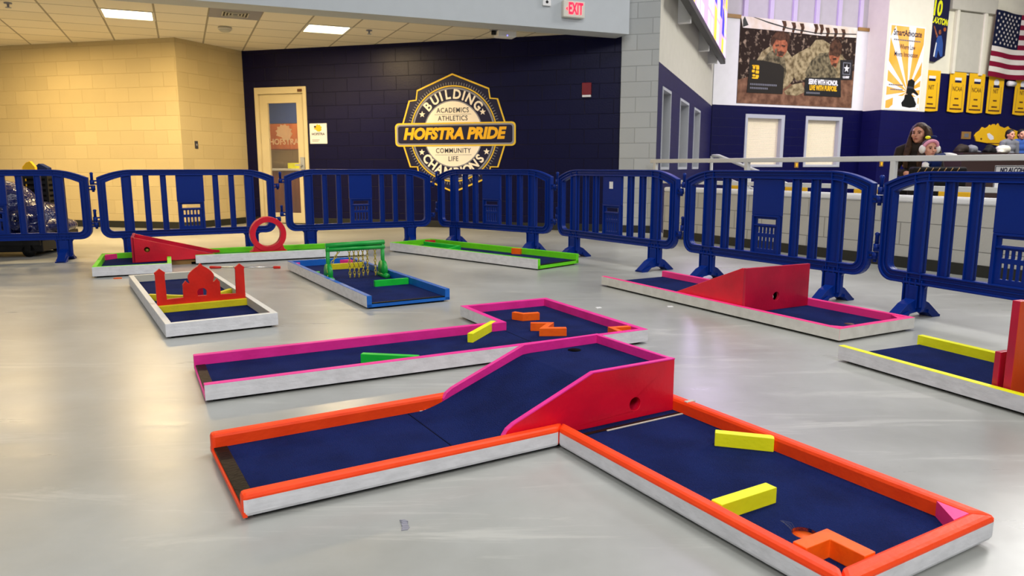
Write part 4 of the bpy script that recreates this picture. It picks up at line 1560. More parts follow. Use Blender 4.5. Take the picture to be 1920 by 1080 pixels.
# ---------------------------------------------------------------- pink hole with the plain red ramp, right
out = [(0, 0), (2.11, 0), (2.11, 0.625), (0, 0.625)]
t = make_hole('mini_golf_hole', 'straight mini golf hole with hot pink boards and a plain red wedge ramp', (0.685, 5.552, 0), -61.5, out, [3], 'hotpink', white='white_wood2')
mb = MB()
mb.prism([(0.74, CZ), (1.40, CZ), (1.40, 0.300), (1.385, 0.302), (0.74, 0.046)], 'xz', 0.036, 0.056)
rp7 = part(mb, 'ramp', 'red', t, 'plain red wedge ramp', bevel=0.002)
mb = MB()
mb.prism([(0.74, CZ), (1.40, CZ), (1.40, 0.292), (1.385, 0.294), (0.74, 0.046)], 'xz', 0.569, 0.589)
part(mb, 'side_panel', 'red', rp7, None, bevel=0.002)
mb = MB()
mb.prism([(0.036, CZ), (0.589, CZ), (0.589, 0.299), (0.036, 0.304)], 'yz', 1.40, 1.42, 0, holes=[circ(0.30, 0.115, 0.027, n=22)])
part(mb, 'end_panel', 'cherry', rp7, None, bevel=0.002)
mb = MB()
mb.prism([(0.74, 0.041), (1.38, 0.25), (1.38, 0.268), (0.74, 0.046)], 'xz', 0.056, 0.569)
part(mb, 'ramp_carpet', 'felt', rp7, 'navy carpet on the slope')
mb = MB()
mb.ball((1.375, 0.30, 0.105), 0.02, 12, 8)
part(mb, 'pipe_end', 'white_top', rp7, 'pale pipe end inside the round hole')
wedge(t, (2.076, 0.034), (1.99, 0.034), (2.076, 0.09))
wedge(t, (2.076, 0.591), (1.99, 0.591), (2.076, 0.53))
mb = MB()
mb.tube([(1.915, 0.335, CZ), (1.915, 0.335, CZ + .0008)], 0.026, 20)
part(mb, 'ball_hole', 'wood_dark', t, 'brown ball hole')

# ---------------------------------------------------------------- yellow hole with the red tower, right edge
out = [(0, 0), (2.1, 0), (2.1, 0.565), (0, 0.565)]
t = make_hole('mini_golf_hole', 'yellow boarded mini golf hole with a red castle tower at the right edge', (1.529, 3.344, 0), -66.4, out, [3], 'yellow')
mb = MB()
outl = [(0.045, CZ), (0.52, CZ), (0.52, 0.41), (0.46, 0.41), (0.46, 0.388), (0.40, 0.388), (0.40, 0.41), (0.34, 0.41), (0.34, 0.388), (0.225, 0.388), (0.225, 0.41), (0.165, 0.41), (0.165, 0.388), (0.095, 0.388), (0.095, 0.41), (0.045, 0.41)]
mb.prism(outl, 'yz', 0.735, 0.765, 0, holes=[[(0.23, 0.05), (0.335, 0.05), (0.335, 0.12), (0.2825, 0.16), (0.23, 0.12)]], cap=1)
tw = part(mb, 'castle_tower', ['cherry', 'ember'], t, 'red castle wall with orange face and notched top', bevel=0.002)
for yy in (0.045, 0.44):
    mb = MB()
    mb.prism([(yy, CZ), (yy + .08, CZ), (yy + .08, 0.15), (yy + .06, 0.17), (yy + .06, 0.205), (yy, 0.205)], 'yz', 0.692, 0.714)
    mb.box(0.70, 0.736, yy + .005, yy + .075, CZ, 0.06)
    part(mb, 'side_post', 'cherry', tw, 'low red post beside the castle wall', bevel=0.002)

# ================================================================== LOOSE THINGS ON THE CORRIDOR FLOOR
t = thing('golf_putter', 'thin golf putter with red ends lying on the floor beyond the palace cutout', 'golf club', (-2.41, 6.52, 0), 1.0)
mb = MB()
mb.tube([(-0.20, 0, 0.012), (0.27, 0, 0.012)], 0.0055, 10)
mb.build('shaft', 'chrome', t)
mb = MB()
mb.tube([(-0.30, 0, 0.013), (-0.29, 0, 0.013), (-0.2, 0, 0.012)], [0.008, 0.013, 0.010], 12)
mb.build('grip', 'scarlet', t)
mb = MB()
mb.box(0.27, 0.33, -0.012, 0.012, 0.0, 0.022)
mb.build('head', 'scarlet', t, bevel=0.004)

mb = MB()
mb.prism([(-0.03, -0.012), (0.035, -0.008), (0.03, 0.012), (-0.01, 0.018)], 'xy', 0, 0.008)
tag(place(mb.build('painted_chip', 'orange2', bevel=0.002), (-3.22, 5.92, 0), 15), 'small orange chip on the floor in front of the lime green hole', 'debris')
mb = MB()
for k in range(6):
    mb.prism([(-0.012 + k * .003, -0.028 + k * .008), (0.004 + k * .002, -0.03 + k * .008), (0.012 - k * .001, -0.018 + k * .008), (-0.006, -0.016 + k * .008)], 'xy', 0, 0.0022 + 0.0009 * (k % 3))
tag(place(mb.build('crumpled_scrap', 'grey_print', bevel=0.0005), (-0.276, 1.745, 0), 20), 'small grey crumpled scrap on the floor in front of the orange boards', 'debris')
for (x, y), lab in (((0.558, 4.66), 'tiny white scrap on the floor in front of the red wedge ramp, left'), ((1.03, 4.70), 'tiny white scrap on the floor close to the pink boarded hole')):
    mb = MB()
    mb.prism([(-0.02, -0.012), (0.018, -0.015), (0.022, 0.01), (-0.012, 0.016)], 'xy', 0, 0.003)
    tag(place(mb.build('paper_scrap', 'white'), (x, y, 0), random.uniform(0, 90)), lab, 'debris')

# cart with tarp-covered load, left
t = thing('platform_cart', 'dark wheeled platform cart under the blue tarp bundle at the left edge', 'cart', (-5.35, 7.62, 0), 8)
mb = MB()
mb.box(-0.75, 0.62, -0.36, 0.4, 0.17, 0.23)
mb.box(-0.7, 0.56, -0.30, 0.34, 0.05, 0.17)  # added black box, stands in for the dark shade under the cart
mb.build('deck_and_shade_box', 'black', t, bevel=0.01)
mb = MB()
mb.box(-0.72, 0.55, -0.33, -0.29, 0.12, 0.17).box(-0.72, 0.55, 0.33, 0.37, 0.12, 0.17)
mb.build('frame', 'black', t)
for x in (-0.6, 0.42):
    for y in (-0.28, 0.3):
        mb = MB()
        mb.tube([(x, y - .02, .06), (x, y + .02, .06)], 0.06, 18)
        mb.box(x - .03, x + .03, y - .03, y - .024, .06, .13).box(x - .03, x + .03, y + .024, y + .03, .06, .13)
        mb.build('wheel', 'black', t)
mb = MB()
rr = random.Random(3)
for cx, cy, cz, rx, ry, rz in ((-0.55, 0, .42, .34, .36, .24), (-0.25, 0.0, .58, .36, .34, .28), (0.05, 0.0, .50, .36, .33, .27), (0.35, 0, .38, .30, .32, .18), (0.55, -.02, .30, .22, .28, .08), (-0.3, -.1, .66, .26, .2, .2)):
    mb.ball((cx, cy, cz), (rx, ry, rz), 20, 14)
mb.box(-0.74, 0.62, -0.33, 0.36, 0.2325, 0.32)
for k in range(16):                                    # folds
    x = rr.uniform(-0.6, 0.5)
    mb.tube([(x, -0.36, 0.28), (x + rr.uniform(-.1, .1), -0.34, 0.42), (x + rr.uniform(-.16, .1), -0.24, 0.62 - abs(x + .25) * .35), (x + rr.uniform(-.2, .2), 0, 0.80 - abs(x + .25) * .5)], [0.03, 0.028, 0.026, 0.02], 8)
tarp = mb.build('tarp_bundle', 'tarp', None, remesh=0.014)
place(tarp, (-5.35, 7.62, 0), 8)
tag(tarp, 'crumpled glossy dark blue tarp bundle heaped on the cart at the left edge', 'tarp')
t = thing('wire_crate', 'dark wire crate standing behind the blue tarp bundle', 'crate', (-5.22, 8.24, 0), 5)
mb = MB()
for k in range(14):
    zz = 0.02 + k * .058
    mb.ring([(-.13, -.16), (.13, -.16), (.13, .16), (-.13, .16)], [(-.12, -.15), (.12, -.15), (.12, .15), (-.12, .15)], 'xy', zz, zz + .03)
mb.build('wires', 'black', t)
mb = MB()
for x in (-.12, .12):
    for y in (-.15, .15):
        mb.box(x - .012, x + .012, y - .012, y + .012, 0, .82)
mb.build('uprights', 'black', t)
mb = MB()
mb.box(-.1, .1, -.13, .13, 0.02, .80)
mb.build('inner_bin', 'cloth_black', t)
t = thing('yellow_flag_box', 'tall yellow box with pointed top rising behind the tarp bundle', 'box', (-5.52, 8.50, 0), 20)
mb = MB()
mb.prism([(-.06, 0), (.06, 0), (.065, .90), (.02, .965), (-.02, .95), (-.06, .9)], 'xz', -.05, .05)
mb.build('body', 'banner_yellow', t, bevel=0.004)
t = thing('navy_flag_box', 'tall dark blue box with pointed top next to the yellow one', 'box', (-5.54, 8.78, 0), 5)
mb = MB()
mb.prism([(-.07, 0), (.07, 0), (.07, .89), (-.02, .94), (-.07, .9)], 'xz', -.05, .05)
mb.build('body', 'cloth_navy', t, bevel=0.004)
mb = MB()
mb.ball((0, 0, 0.81), (0.05, 0.04, 0.045), 14, 10)
mb.tube([(0, 0, 0), (0, 0, 0.79)], 0.015, 8)
tag(place(mb.build('red_ball_marker', 'red'), (-5.40, 8.12, 0)), 'small red-topped marker behind the tarp bundle', 'marker')

# ================================================================== HALL BEYOND THE LOW WALL
# video board on the oblique wall
t = thing('video_board', 'bright coloured video board hanging high on the oblique hall wall', 'screen', (OBL[0][0], OBL[0][1], 0), OBL[1])
mb = MB()
mb.box(0.3, 7.2, -0.28, -0.19, 3.2, 6.4)
mb.build('housing', 'mullion', t, bevel=0.01)
mb = MB()
mb.box(0.27, 7.22, -0.29, -0.18, 3.14, 3.2)
mb.build('lower_frame', 'baseboard', t, bevel=0.01)
for s in (1.6, 4.5, 6.3):
    mb = MB()
    mb.box(s, s + .12, -0.19, 0.0, 3.05, 3.6)
    mb.build('bracket', 'steel', t)
for nm, hexc, st in (('px_white', '#f0dcff', 1.3), ('px_pink', '#e6b8f4', 1.1), ('px_blue', '#2a22d8', 1.4), ('px_yellow', '#ffcf3a', 1.3), ('px_navy', '#2a1f3c', 0.5)):
    M[nm] = emis(nm, hexc, st, '#111111')
mb = MB()
mb.box(0.3, 7.2, -0.284, -0.28, 3.2, 6.4, 1)
rr = random.Random(11)
cols = [2, 3, 0, 2, 1, 4, 0, 2, 0, 1, 3, 2]
for k in range(12):
    s0 = 0.34 + k * 0.57
    z = 3.26
    while z < 6.3:
        h = rr.uniform(0.2, 0.6)
        c = cols[(k + rr.randint(0, 3)) % 12]
        mb.box(s0, s0 + rr.uniform(.35, .52), -0.287, -0.284, z, min(6.35, z + h), c)
        z += h + 0.06
mb.box(0.3, 7.2, -0.287, -0.284, 3.2, 3.25, 4)
mb.prism([(4.4, 5.2), (4.6, 5.2), (7.1, 3.75), (6.9, 3.75)], 'xz', -0.29, -0.285, 3)
mb.build('display', ['px_white', 'px_pink', 'px_blue', 'px_yellow', 'px_navy'], t)


def quadmap(TL, TR, BL, BR, w, h):
    """zoomed-print drawing coordinates -> metres on the print, origin at its lower left"""
    def f(x, y):
        u = v = 0.5
        for _ in range(6):
            xl = TL[0] + (BL[0] - TL[0]) * v
            xr = TR[0] + (BR[0] - TR[0]) * v
            u = (x - xl) / (xr - xl)
            yt = TL[1] + (TR[1] - TL[1]) * u
            yb = BL[1] + (BR[1] - BL[1]) * u
            v = (y - yt) / (yb - yt)
        return (u * w, (1 - v) * h)
    return f


def clipw(pts, w, h):
    return [(min(max(x, 0.0), w), min(max(z, 0.0), h)) for x, z in pts]


# large poster with two men crawling in mud
PW, PH = 3.68, 1.95
t = thing('large_poster', 'large poster of two people crawling through mud on the white hall wall', 'poster', onwall(POST, 0.69, 0, 2.38), POST[1])
q = quadmap((41, 92), (1160, 205), (15, 950), (1105, 985), PW, PH)
M['mud'] = paint('print_mud', '#2c211b', 0.7, 0.1, col2='#a08c76', amt=0.9, scale=9, bump=0)
M['mud'].node_tree.nodes['Color Ramp'].color_ramp.elements[0].position = 0.55
M['mud2'] = paint('print_earth', '#5d4131', 0.7, 0.1, col2='#8c6850', amt=0.9, scale=6, bump=0)
M['p_sky'] = paint('print_sky', '#e6e0d6', 0.7, 0.1, col2='#cdb58c', amt=0.6, scale=3, bump=0)
M['p_fat'] = paint('print_fatigue', '#a89a74', 0.7, 0.1, col2='#57492f', amt=1.0, scale=9, bump=0)
M['p_fat2'] = paint('print_fatigue_dark', '#3f3a2c', 0.7, 0.1, col2='#8f8464', amt=0.9, scale=11, bump=0)
M['p_skin'] = paint('print_skin', '#b06a4a', 0.7, 0.1, col2='#5e3526', amt=0.9, scale=12, bump=0)
M['p_hair'] = paint('print_hair', '#5b4030', 0.7, 0.1, col2='#2c201a', amt=0.9, scale=12, bump=0)
M['p_panel'] = paint('print_panel', '#2b2823', 0.6, 0.1, amt=0.2, bump=0)
mats = ['mud', 'mud2', 'p_sky', 'p_fat', 'p_fat2', 'p_skin', 'p_hair', 'black', 'p_panel', 'white', 'yellow']
mb = MB()
mb.box(0, PW, -0.012, 0, 0, PH, 0)


def lay(pts, k, mi):
    mb.prism(clipw([q(*p) for p in pts], PW, PH), 'xz', -0.012 - 0.0015 * k, -0.012, mi)


lay([(20, 720), (250, 640), (520, 760), (800, 700), (1130, 620), (1100, 985), (15, 955)], 1, 1)
lay([(42, 92), (1162, 205), (1150, 300), (800, 280), (400, 235), (60, 205)], 1, 2)
for x0, y0 in ((430, 135), (520, 150), (600, 160), (735, 165), (790, 170), (850, 200), (930, 205), (1010, 215)):
    lay([(x0 - 18, y0), (x0 + 22, y0 + 3), (x0 + 30, y0 + 45), (x0 + 8, y0 + 100), (x0 - 12, y0 + 95), (x0 - 2, y0 + 45)], 2, 6)
lay([(60, 130), (75, 95), (110, 180), (60, 200)], 2, 7)
lay([(170, 88), (300, 150), (480, 205), (760, 252), (1150, 262), (1150, 272), (760, 262), (470, 215), (290, 160), (150, 92)], 3, 7)
# second figure body (behind)
lay([(520, 480), (600, 430), (690, 385), (740, 320), (810, 318), (880, 360), (960, 420), (1020, 490), (1060, 640), (980, 720), (700, 700), (560, 720), (500, 640)], 3, 3)
lay([(640, 640), (700, 520), (780, 450), (870, 440), (900, 560), (960, 640), (930, 720), (660, 720)], 4, 4)
lay([(870, 470), (880, 380), (910, 330), (960, 320), (995, 370), (990, 440), (970, 520), (940, 590), (895, 560)], 5, 5)
lay([(872, 470), (880, 370), (915, 318), (965, 318), (1000, 370), (992, 460), (960, 490), (905, 470)], 6, 6)
# first figure
lay([(190, 520), (230, 440), (300, 390), (345, 380), (460, 420), (520, 500), (550, 620), (520, 720), (470, 780), (400, 820), (250, 800), (180, 640)], 4, 3)
lay([(210, 560), (300, 440), (350, 420), (440, 480), (460, 640), (420, 800), (250, 790), (200, 660)], 5, 4)
lay([(330, 400), (335, 330), (370, 300), (440, 310), (470, 360), (460, 440), (420, 490), (370, 480), (340, 440)], 6, 5)
lay([(310, 370), (325, 290), (365, 240), (430, 235), (485, 275), (490, 350), (470, 380), (455, 320), (400, 330), (360, 320), (335, 370)], 7, 6)
lay([(440, 830), (520, 760), (610, 740), (640, 830), (560, 870), (460, 860)], 5, 3)
lay([(352, 372), (385, 366), (388, 384), (356, 388)], 8, 6)
lay([(412, 368), (446, 376), (444, 392), (412, 384)], 8, 6)
lay([(372, 438), (400, 430), (440, 444), (425, 480), (385, 478)], 8, 6)
lay([(345, 420), (365, 400), (372, 470), (352, 462)], 8, 4)
lay([(905, 500), (940, 492), (945, 512), (908, 516)], 8, 6)
lay([(910, 548), (950, 545), (940, 580), (905, 572)], 8, 6)
# text panels
lay([(125, 520), (240, 525), (400, 560), (440, 600), (425, 855), (100, 845)], 8, 8)
lay([(640, 690), (990, 690), (992, 880), (630, 865)], 8, 7)
lay([(985, 515), (1112, 515), (1105, 710), (985, 710)], 9, 7)
mb.build('print', mats, t)
mb = MB()
p0 = q(816, 738)
text_mb(mb, 'SERVE WITH HONOR.', 0.165, p0[0], p0[1], -0.027, bold=0.007, sx=0.60)
mb.build('lettering', 'white', t)
mb = MB()
p0 = q(816, 795)
text_mb(mb, 'LIVE WITH PURPOSE.', 0.165, p0[0], p0[1], -0.027, bold=0.007, sx=0.59)
mb.build('lettering', 'banner_yellow', t)
mb = MB()
p0 = q(650, 838)
for k in range(9):
    mb.box(p0[0] + k * .05, p0[0] + .038 + k * .05, -0.026, -0.024, p0[1] - .02, p0[1] + .02)
for r0, n in ((760, 15), (797, 10)):
    p0 = q(128, r0)
    for k in range(n):
        mb.box(p0[0] + k * .055, p0[0] + .04 + k * .055, -0.026, -0.024, p0[1] - .02, p0[1] + .022)
mb.build('small_print', 'cloth_grey', t)
mb = MB()
p0 = q(170, 632)
for dx, dz, w_, h_ in ((-.09, .11, .2, .03), (-.07, .05, .07, .09), (.03, .04, .09, .08), (-.09, -.03, .08, .06), (.02, -.05, .1, .07), (-.07, -.12, .08, .05), (.03, -.14, .09, .06), (-.08, -.17, .18, .03)):
    mb.prism(rrect(p0[0] + dx, p0[1] + dz, p0[0] + dx + w_, p0[1] + dz + h_, 0.012, 3), 'xz', -0.028, -0.024)
mb.build('emblem', 'banner_yellow', t)
mb = MB()
p0 = q(1048, 600)
mb.ring([(p0[0] - .13, p0[1] - .15), (p0[0] + .13, p0[1] - .15), (p0[0] + .13, p0[1] + .15), (p0[0] - .13, p0[1] + .15)], [(p0[0] - .105, p0[1] - .125), (p0[0] + .105, p0[1] - .125), (p0[0] + .105, p0[1] + .125), (p0[0] - .105, p0[1] + .125)], 'xz', -0.03, -0.025, 0)
st = []
for k in range(10):
    rr_ = 0.1 if k % 2 == 0 else 0.04
    st.append((p0[0] + rr_ * math.sin(PI * k / 5), p0[1] + rr_ * math.cos(PI * k / 5)))
mb.prism(st[::-1], 'xz', -0.03, -0.025, 1)
text_mb(mb, 'U.S.ARMY', 0.075, p0[0], p0[1] - 0.21, -0.027, mi=1, bold=0.003, sx=0.7)
mb.build('star_emblem', ['cloth_grey', 'white'], t)

# tall ad poster with the gavel
AW, AH = 1.27, 2.05
t = thing('ad_poster', 'tall orange and white ray poster with a black gavel on the hall column', 'poster', onwall(ADV, 0.04, 0, 2.33), ADV[1])
q = quadmap((132, 205), (415, 232), (72, 925), (375, 935), AW, AH)
M['ad_orange'] = paint('print_amber', '#f0a437', 0.6, 0.1, col2='#f6c878', amt=0.6, scale=1.2, bump=0)
mb = MB()
mb.box(0, AW, -0.01, 0, 0, AH, 0)
mb.box(0.03, AW - .03, -0.0115, -0.01, 0.03, AH - .03, 1)
cx, cz = AW * 0.62, AH * 0.22
for k in range(14):
    a0 = R(k * 360 / 14 + 8)
    a1 = a0 + R(9.5)
    pts = [(cx, cz)]
    for aa in (a0, a1):
        rr_ = 4.0
        dx, dz = math.cos(aa), math.sin(aa)
        lim = []
        if dx > 1e-6:
            lim.append((AW - .03 - cx) / dx)
        if dx < -1e-6:
            lim.append((.03 - cx) / dx)
        if dz > 1e-6:
            lim.append((AH - .03 - cz) / dz)
        if dz < -1e-6:
            lim.append((.03 - cz) / dz)
        rr_ = min(lim)
        pts.append((cx + dx * rr_, cz + dz * rr_))
    mb.prism(pts, 'xz', -0.0125, -0.011, 0)
mb.box(cx - .5, cx + .40, -0.0128, -0.011, 0.03, 0.34, 0)
mb.build('print', ['white', 'ad_orange'], t)
mb = MB()
for s, x, y, sz, sxx, bo in (('SmartAdvocate', 268, 285, 0.21, 0.78, 0.004), ('Where Law', 265, 400, 0.17, 0.7, 0.001), ('Meets Innovation', 255, 462, 0.17, 0.72, 0.001)):
    p0 = q(x, y)
    text_mb(mb, s, sz, p0[0], p0[1], -0.014, bold=bo, sx=sxx)
mb.build('lettering', 'navy_print', t)
mb = MB()
for y, x0, n in ((335, 155, 15), (715, 112, 8), (755, 125, 7)):
    p0 = q(x0, y)
    mb = MB()
    for k in range(n):
        mb.box(p0[0] + k * .065, p0[0] + .05 + k * .065, -0.0145, -0.0125, p0[1] - .015, p0[1] + .018)
    mb.build('small_print', 'cloth_grey', t)
mb = MB()
g_ = lambda pts: [q(*p) for p in pts]
mb.prism(g_([(218, 870), (240, 840), (330, 838), (350, 880), (340, 905), (290, 912), (225, 900)]), 'xz', -0.016, -0.012, 0)
mb.prism(g_([(250, 800), (300, 790), (335, 838), (240, 845)]), 'xz', -0.017, -0.012, 0)
mb.prism(g_([(275, 680), (305, 665), (332, 685), (322, 780), (300, 800), (258, 790)]), 'xz', -0.018, -0.012, 0)
mb.prism(g_([(315, 750), (330, 752), (366, 795), (358, 808), (312, 775)]), 'xz', -0.018, -0.012, 0)
mb.prism(g_([(268, 725), (322, 735), (320, 750), (265, 742)]), 'xz', -0.019, -0.012, 1)
mb.build('gavel_print', ['black', 'letter_grey'], t)

# hanging player banner
t = thing('player_banner', 'dark navy hanging banner with a yellow number 10 and a player', 'banner', onwall(FARW, 0.2, 0.05, 3.68), FARW[1])
mb = MB()
mb.prism([(0, 0.02), (0.16, -0.05), (0.34, -0.06), (0.5, 0.02), (0.70, 0.12), (0.72, 1.9), (0.0, 1.9)], 'xz', -0.012, 0)
mb.build('cloth', 'navy_print', t)
mb = MB()
text_mb(mb, '10', 0.52, 0.24, 1.27, -0.014, bold=0.018, sx=0.72, shear=0.1)
mb.build('number', 'yellow', t)
mb = MB()
text_mb(mb, 'CLAXTON', 0.21, 0.33, 0.97, -0.014, bold=0.008, sx=0.72, shear=0.2, rot=0.08)
mb.build('lettering', 'yellow', t)
mb = MB()
mb.prism([(0.25, 0.08), (0.38, 0.05), (0.42, 0.25), (0.52, 0.08), (0.60, 0.1), (0.58, 0.42), (0.5, 0.62), (0.36, 0.6), (0.3, 0.42)], 'xz', -0.015, -0.012, 0)
mb.prism([(0.36, 0.6), (0.2, 0.85), (0.17, 0.83), (0.32, 0.55)], 'xz', -0.0155, -0.012, 1)
mb.prism(circ(0.43, 0.70, 0.05, 0.06, 12), 'xz', -0.0155, -0.012, 1)
mb.prism(circ(0.60, 0.78, 0.05, 0.05, 12), 'xz', -0.0155, -0.012, 2)
mb.prism([(0.25, 0.08), (0.29, 0.07), (0.34, 0.42), (0.31, 0.44)], 'xz', -0.0165, -0.012, 3)
mb.build('figure_print', ['cloth_blue', 'p_skin', 'wood', 'white'], t)

# yellow championship banners
ylist = [(0.18, 'NIT', 0, 'yellow banner under the navy player banner, leftmost of the row'),
         (1.20, 'NCAA', 0, 'second yellow banner from the left, left of the grey panel'),
         (1.98, 'NCAA', 0, 'third yellow banner from the left, below the grey panel'),
         (2.79, 'NIT', 1, 'fourth yellow banner from the left, with a pale emblem, just below the flag corner'),
         (3.94, 'NIT', 1, 'yellow banner with a pale emblem at the right edge of the photo')]
for s, word, em, lab in ylist:
    t = thing('yellow_banner', lab, 'banner', onwall(FARW, s, 0.04, 2.35), FARW[1], 'yellow pennant banners on the far hall wall')
    mb = MB()
    w_ = 0.64
    pts = [(0.0, 0.03)]
    for k in range(9):
        pts.append((w_ * k / 8, 0.03 - 0.025 * math.sin(PI * k / 8)))
    pts += [(w_, 1.06), (0, 1.06)]
    mb.prism(pts[1:], 'xz', -0.012, 0, 0)
    mb.prism([(0.07, 0.12), (0.085, 0.12), (0.11, 0.75), (0.095, 0.75)], 'xz', -0.0135, -0.012, 1).prism([(w_ - .085, 0.12), (w_ - .07, 0.12), (w_ - .095, 0.75), (w_ - .11, 0.75)], 'xz', -0.0135, -0.012, 1)
    mb.build('cloth', ['banner_yellow', 'wood_strip'], t)
    mb = MB()
    if em:
        mb.prism(circ(w_ / 2, 0.86, 0.11, 0.09, 18), 'xz', -0.014, -0.012, 0).prism([(0.2, 0.72), (0.46, 0.72), (0.46, 0.79), (0.2, 0.79)], 'xz', -0.0145, -0.012, 1)
    else:
        mb.box(0.2, 0.46, -0.0145, -0.012, 0.79, 0.85, 1).box(0.2, 0.46, -0.0142, -0.012, 0.85, 0.92, 0)
    mb.build('emblem', ['white', 'navy_print'], t)
    mb = MB()
    text_mb(mb, word, 0.17, w_ / 2, 0.62, -0.014, bold=0.001, sx=0.8)
    mb.build('lettering', 'wood_dark', t)
    for z0, wd in ((0.37, .08), (0.2, .12), (0.098, .24)):
        mb = MB()
        mb.box(w_ / 2 - wd, w_ / 2 + wd, -0.0135, -0.012, z0 - .02, z0 + .02)
        mb.build('small_print', 'wood_dark', t)

# stars and stripes
t = thing('hanging_flag', 'large flag with red and white stripes and a starred navy corner', 'flag', onwall(FARW, 2.66, 0.12, 3.36), FARW[1])
FH, FW = 1.74, 3.3
M['flag_red'] = paint('flag_red', '#7d1230', 0.8, 0.1, amt=0.2)
M['flag_white'] = paint('flag_white', '#d9d2c8', 0.8, 0.1, amt=0.2)
M['flag_navy'] = paint('flag_navy', '#141a33', 0.8, 0.1, amt=0.2)
mb = MB()
nx = 40
sh_ = FH / 13
for k in range(13):
    vs, fs = [], []
    for i in range(nx + 1):
        x = FW * i / nx
        y = -0.03 - 0.03 * math.sin(x * 5.0)
        dzz = -0.06 * math.sin(x * 1.4)
        skew = 0.10 * (1 - (k / 13.0))
        for zz in (FH - k * sh_, FH - (k + 1) * sh_):
            vs.append((x - 0.10 + 0.10 * zz / FH, y, zz + dzz))
    for i in range(nx):
        fs.append((2 * i, 2 * i + 1, 2 * i + 3, 2 * i + 2))
    mb.add(vs, fs, k % 2, True)
mb.build('stripes', ['flag_red', 'flag_white'], t)
mb = MB()
vs, fs = [], []
cw = FW * 0.335
for i in range(17):
    x = cw * i / 16
    y = -0.034 - 0.03 * math.sin(x * 5.0)
    dzz = -0.06 * math.sin(x * 1.4)
    for zz in (FH, FH - 7 * sh_):
        vs.append((x - 0.10 + 0.10 * zz / FH, y, zz + dzz))
for i in range(16):
    fs.append((2 * i, 2 * i + 1, 2 * i + 3, 2 * i + 2))
mb.add(vs, fs, 0, True)
for r_ in range(9):
    for c_ in range(6 if r_ % 2 == 0 else 5):
        x = cw * ((2 * c_ + 1 + (r_ % 2)) / 12)
        zz = FH - 7 * sh_ * ((r_ + 1) / 10)
        y = -0.038 - 0.03 * math.sin(x * 5.0)
        dzz = -0.06 * math.sin(x * 1.4)
        st = []
        for k in range(10):
            rr_ = 0.042 if k % 2 == 0 else 0.018
            st.append((x - .1 + .1 * zz / FH + rr_ * math.sin(-PI * k / 5), zz + dzz + rr_ * math.cos(PI * k / 5)))
        mb.prism(st, 'xz', y - .002, y + .001, 1)
mb.build('canton', ['flag_navy', 'flag_white'], t)

# gold island-shaped cutout, plaque, small wall plates
t = thing('gold_cutout', 'gold island-shaped cutout sign on the navy hall wall above the spectators', 'sign', onwall(FARW, 2.45, 0, 1.46), FARW[1])
z5 = lambda pts: [((x - 1255) / 6.75 * 0.0246, (500 - y) / 6.75 * 0.0142) for x, y in pts]
mb = MB()
mb.prism(z5([(1255, 360), (1275, 320), (1310, 290), (1335, 245), (1350, 250), (1365, 262), (1400, 240), (1420, 210), (1435, 232), (1450, 205), (1475, 200), (1490, 225), (1515, 190), (1535, 225), (1560, 235), (1600, 250), (1640, 225), (1660, 250), (1700, 265), (1760, 285), (1815, 300), (1860, 260), (1930, 240), (2000, 235), (2010, 265), (1930, 285), (1870, 330), (1900, 345), (1990, 330), (1985, 365), (1880, 385), (1800, 380), (1740, 410), (1690, 455), (1640, 480), (1560, 490), (1480, 470), (1400, 450), (1340, 440), (1280, 430)]), 'xz', -0.03, 0)
mb.build('plate', 'banner_yellow', t, bevel=0.004)
mb = MB()
mb.prism(z5([(1395, 330), (1420, 320), (1470, 360), (1480, 400), (1440, 410), (1410, 380)]), 'xz', -0.034, -0.03)
mb.build('emblem', 'white', t)
mb = MB()
mb.prism(z5([(1320, 400), (1330, 385), (1345, 395), (1335, 415)]), 'xz', -0.033, -0.03).prism(z5([(1410, 448), (1640, 448), (1650, 458), (1420, 462)]), 'xz', -0.033, -0.03)
mb.build('dark_marks', 'wood_dark', t)
t = thing('gold_plaque', 'small square gold plaque left of the island-shaped cutout', 'plaque', onwall(FARW, 2.12, 0, 1.76), FARW[1])
mb = MB()
mb.box(-0.19, 0.19, -0.02, 0, -0.1, 0.1)
mb.build('plate', 'wood_strip', t, bevel=0.004)
mb = MB()
mb.box(-0.09, 0.09, -0.023, -0.02, -0.05, 0.05)
mb.build('emblem', 'cloth_grey', t)
for wl, s, z, lab in ((ADV, -0.0, 0.98, 'small gold wall plate beside the handrail post'), (ADV, 0.85, 0.98, 'small gold wall plate on the navy column behind the dark jacket'), (POST, 2.55, 0.95, 'small gold wall plate between the two lit windows')):
    t = thing('outlet_plate', lab, 'wall plate', onwall(wl, s + .1, 0, z), wl[1])
    mb = MB()
    mb.box(-0.06, 0.06, -0.02, 0, -0.07, 0.07)
    mb.build('plate', 'wood_strip', t, bevel=0.003)
    mb = MB()
    mb.box(-0.025, 0.025, -0.024, -0.02, -0.04, 0.04)
    mb.build('outlet', 'banner_yellow', t)
# wall speaker / camera at the flag's lower edge
t = thing('security_camera', 'small dark wall camera with a white lens tube between two yellow banners', 'camera', onwall(FARW, 3.68, 0, 3.2), FARW[1])
mb = MB()
mb.box(-0.06, 0.06, -0.05, 0, -0.08, 0.15)
mb.build('bracket', 'black', t, bevel=0.01)
mb = MB()
mb.tube([(-0.15, -0.12, 0), (0.15, -0.08, 0)], 0.07, 14)
mb.build('barrel', 'gym_white', t)

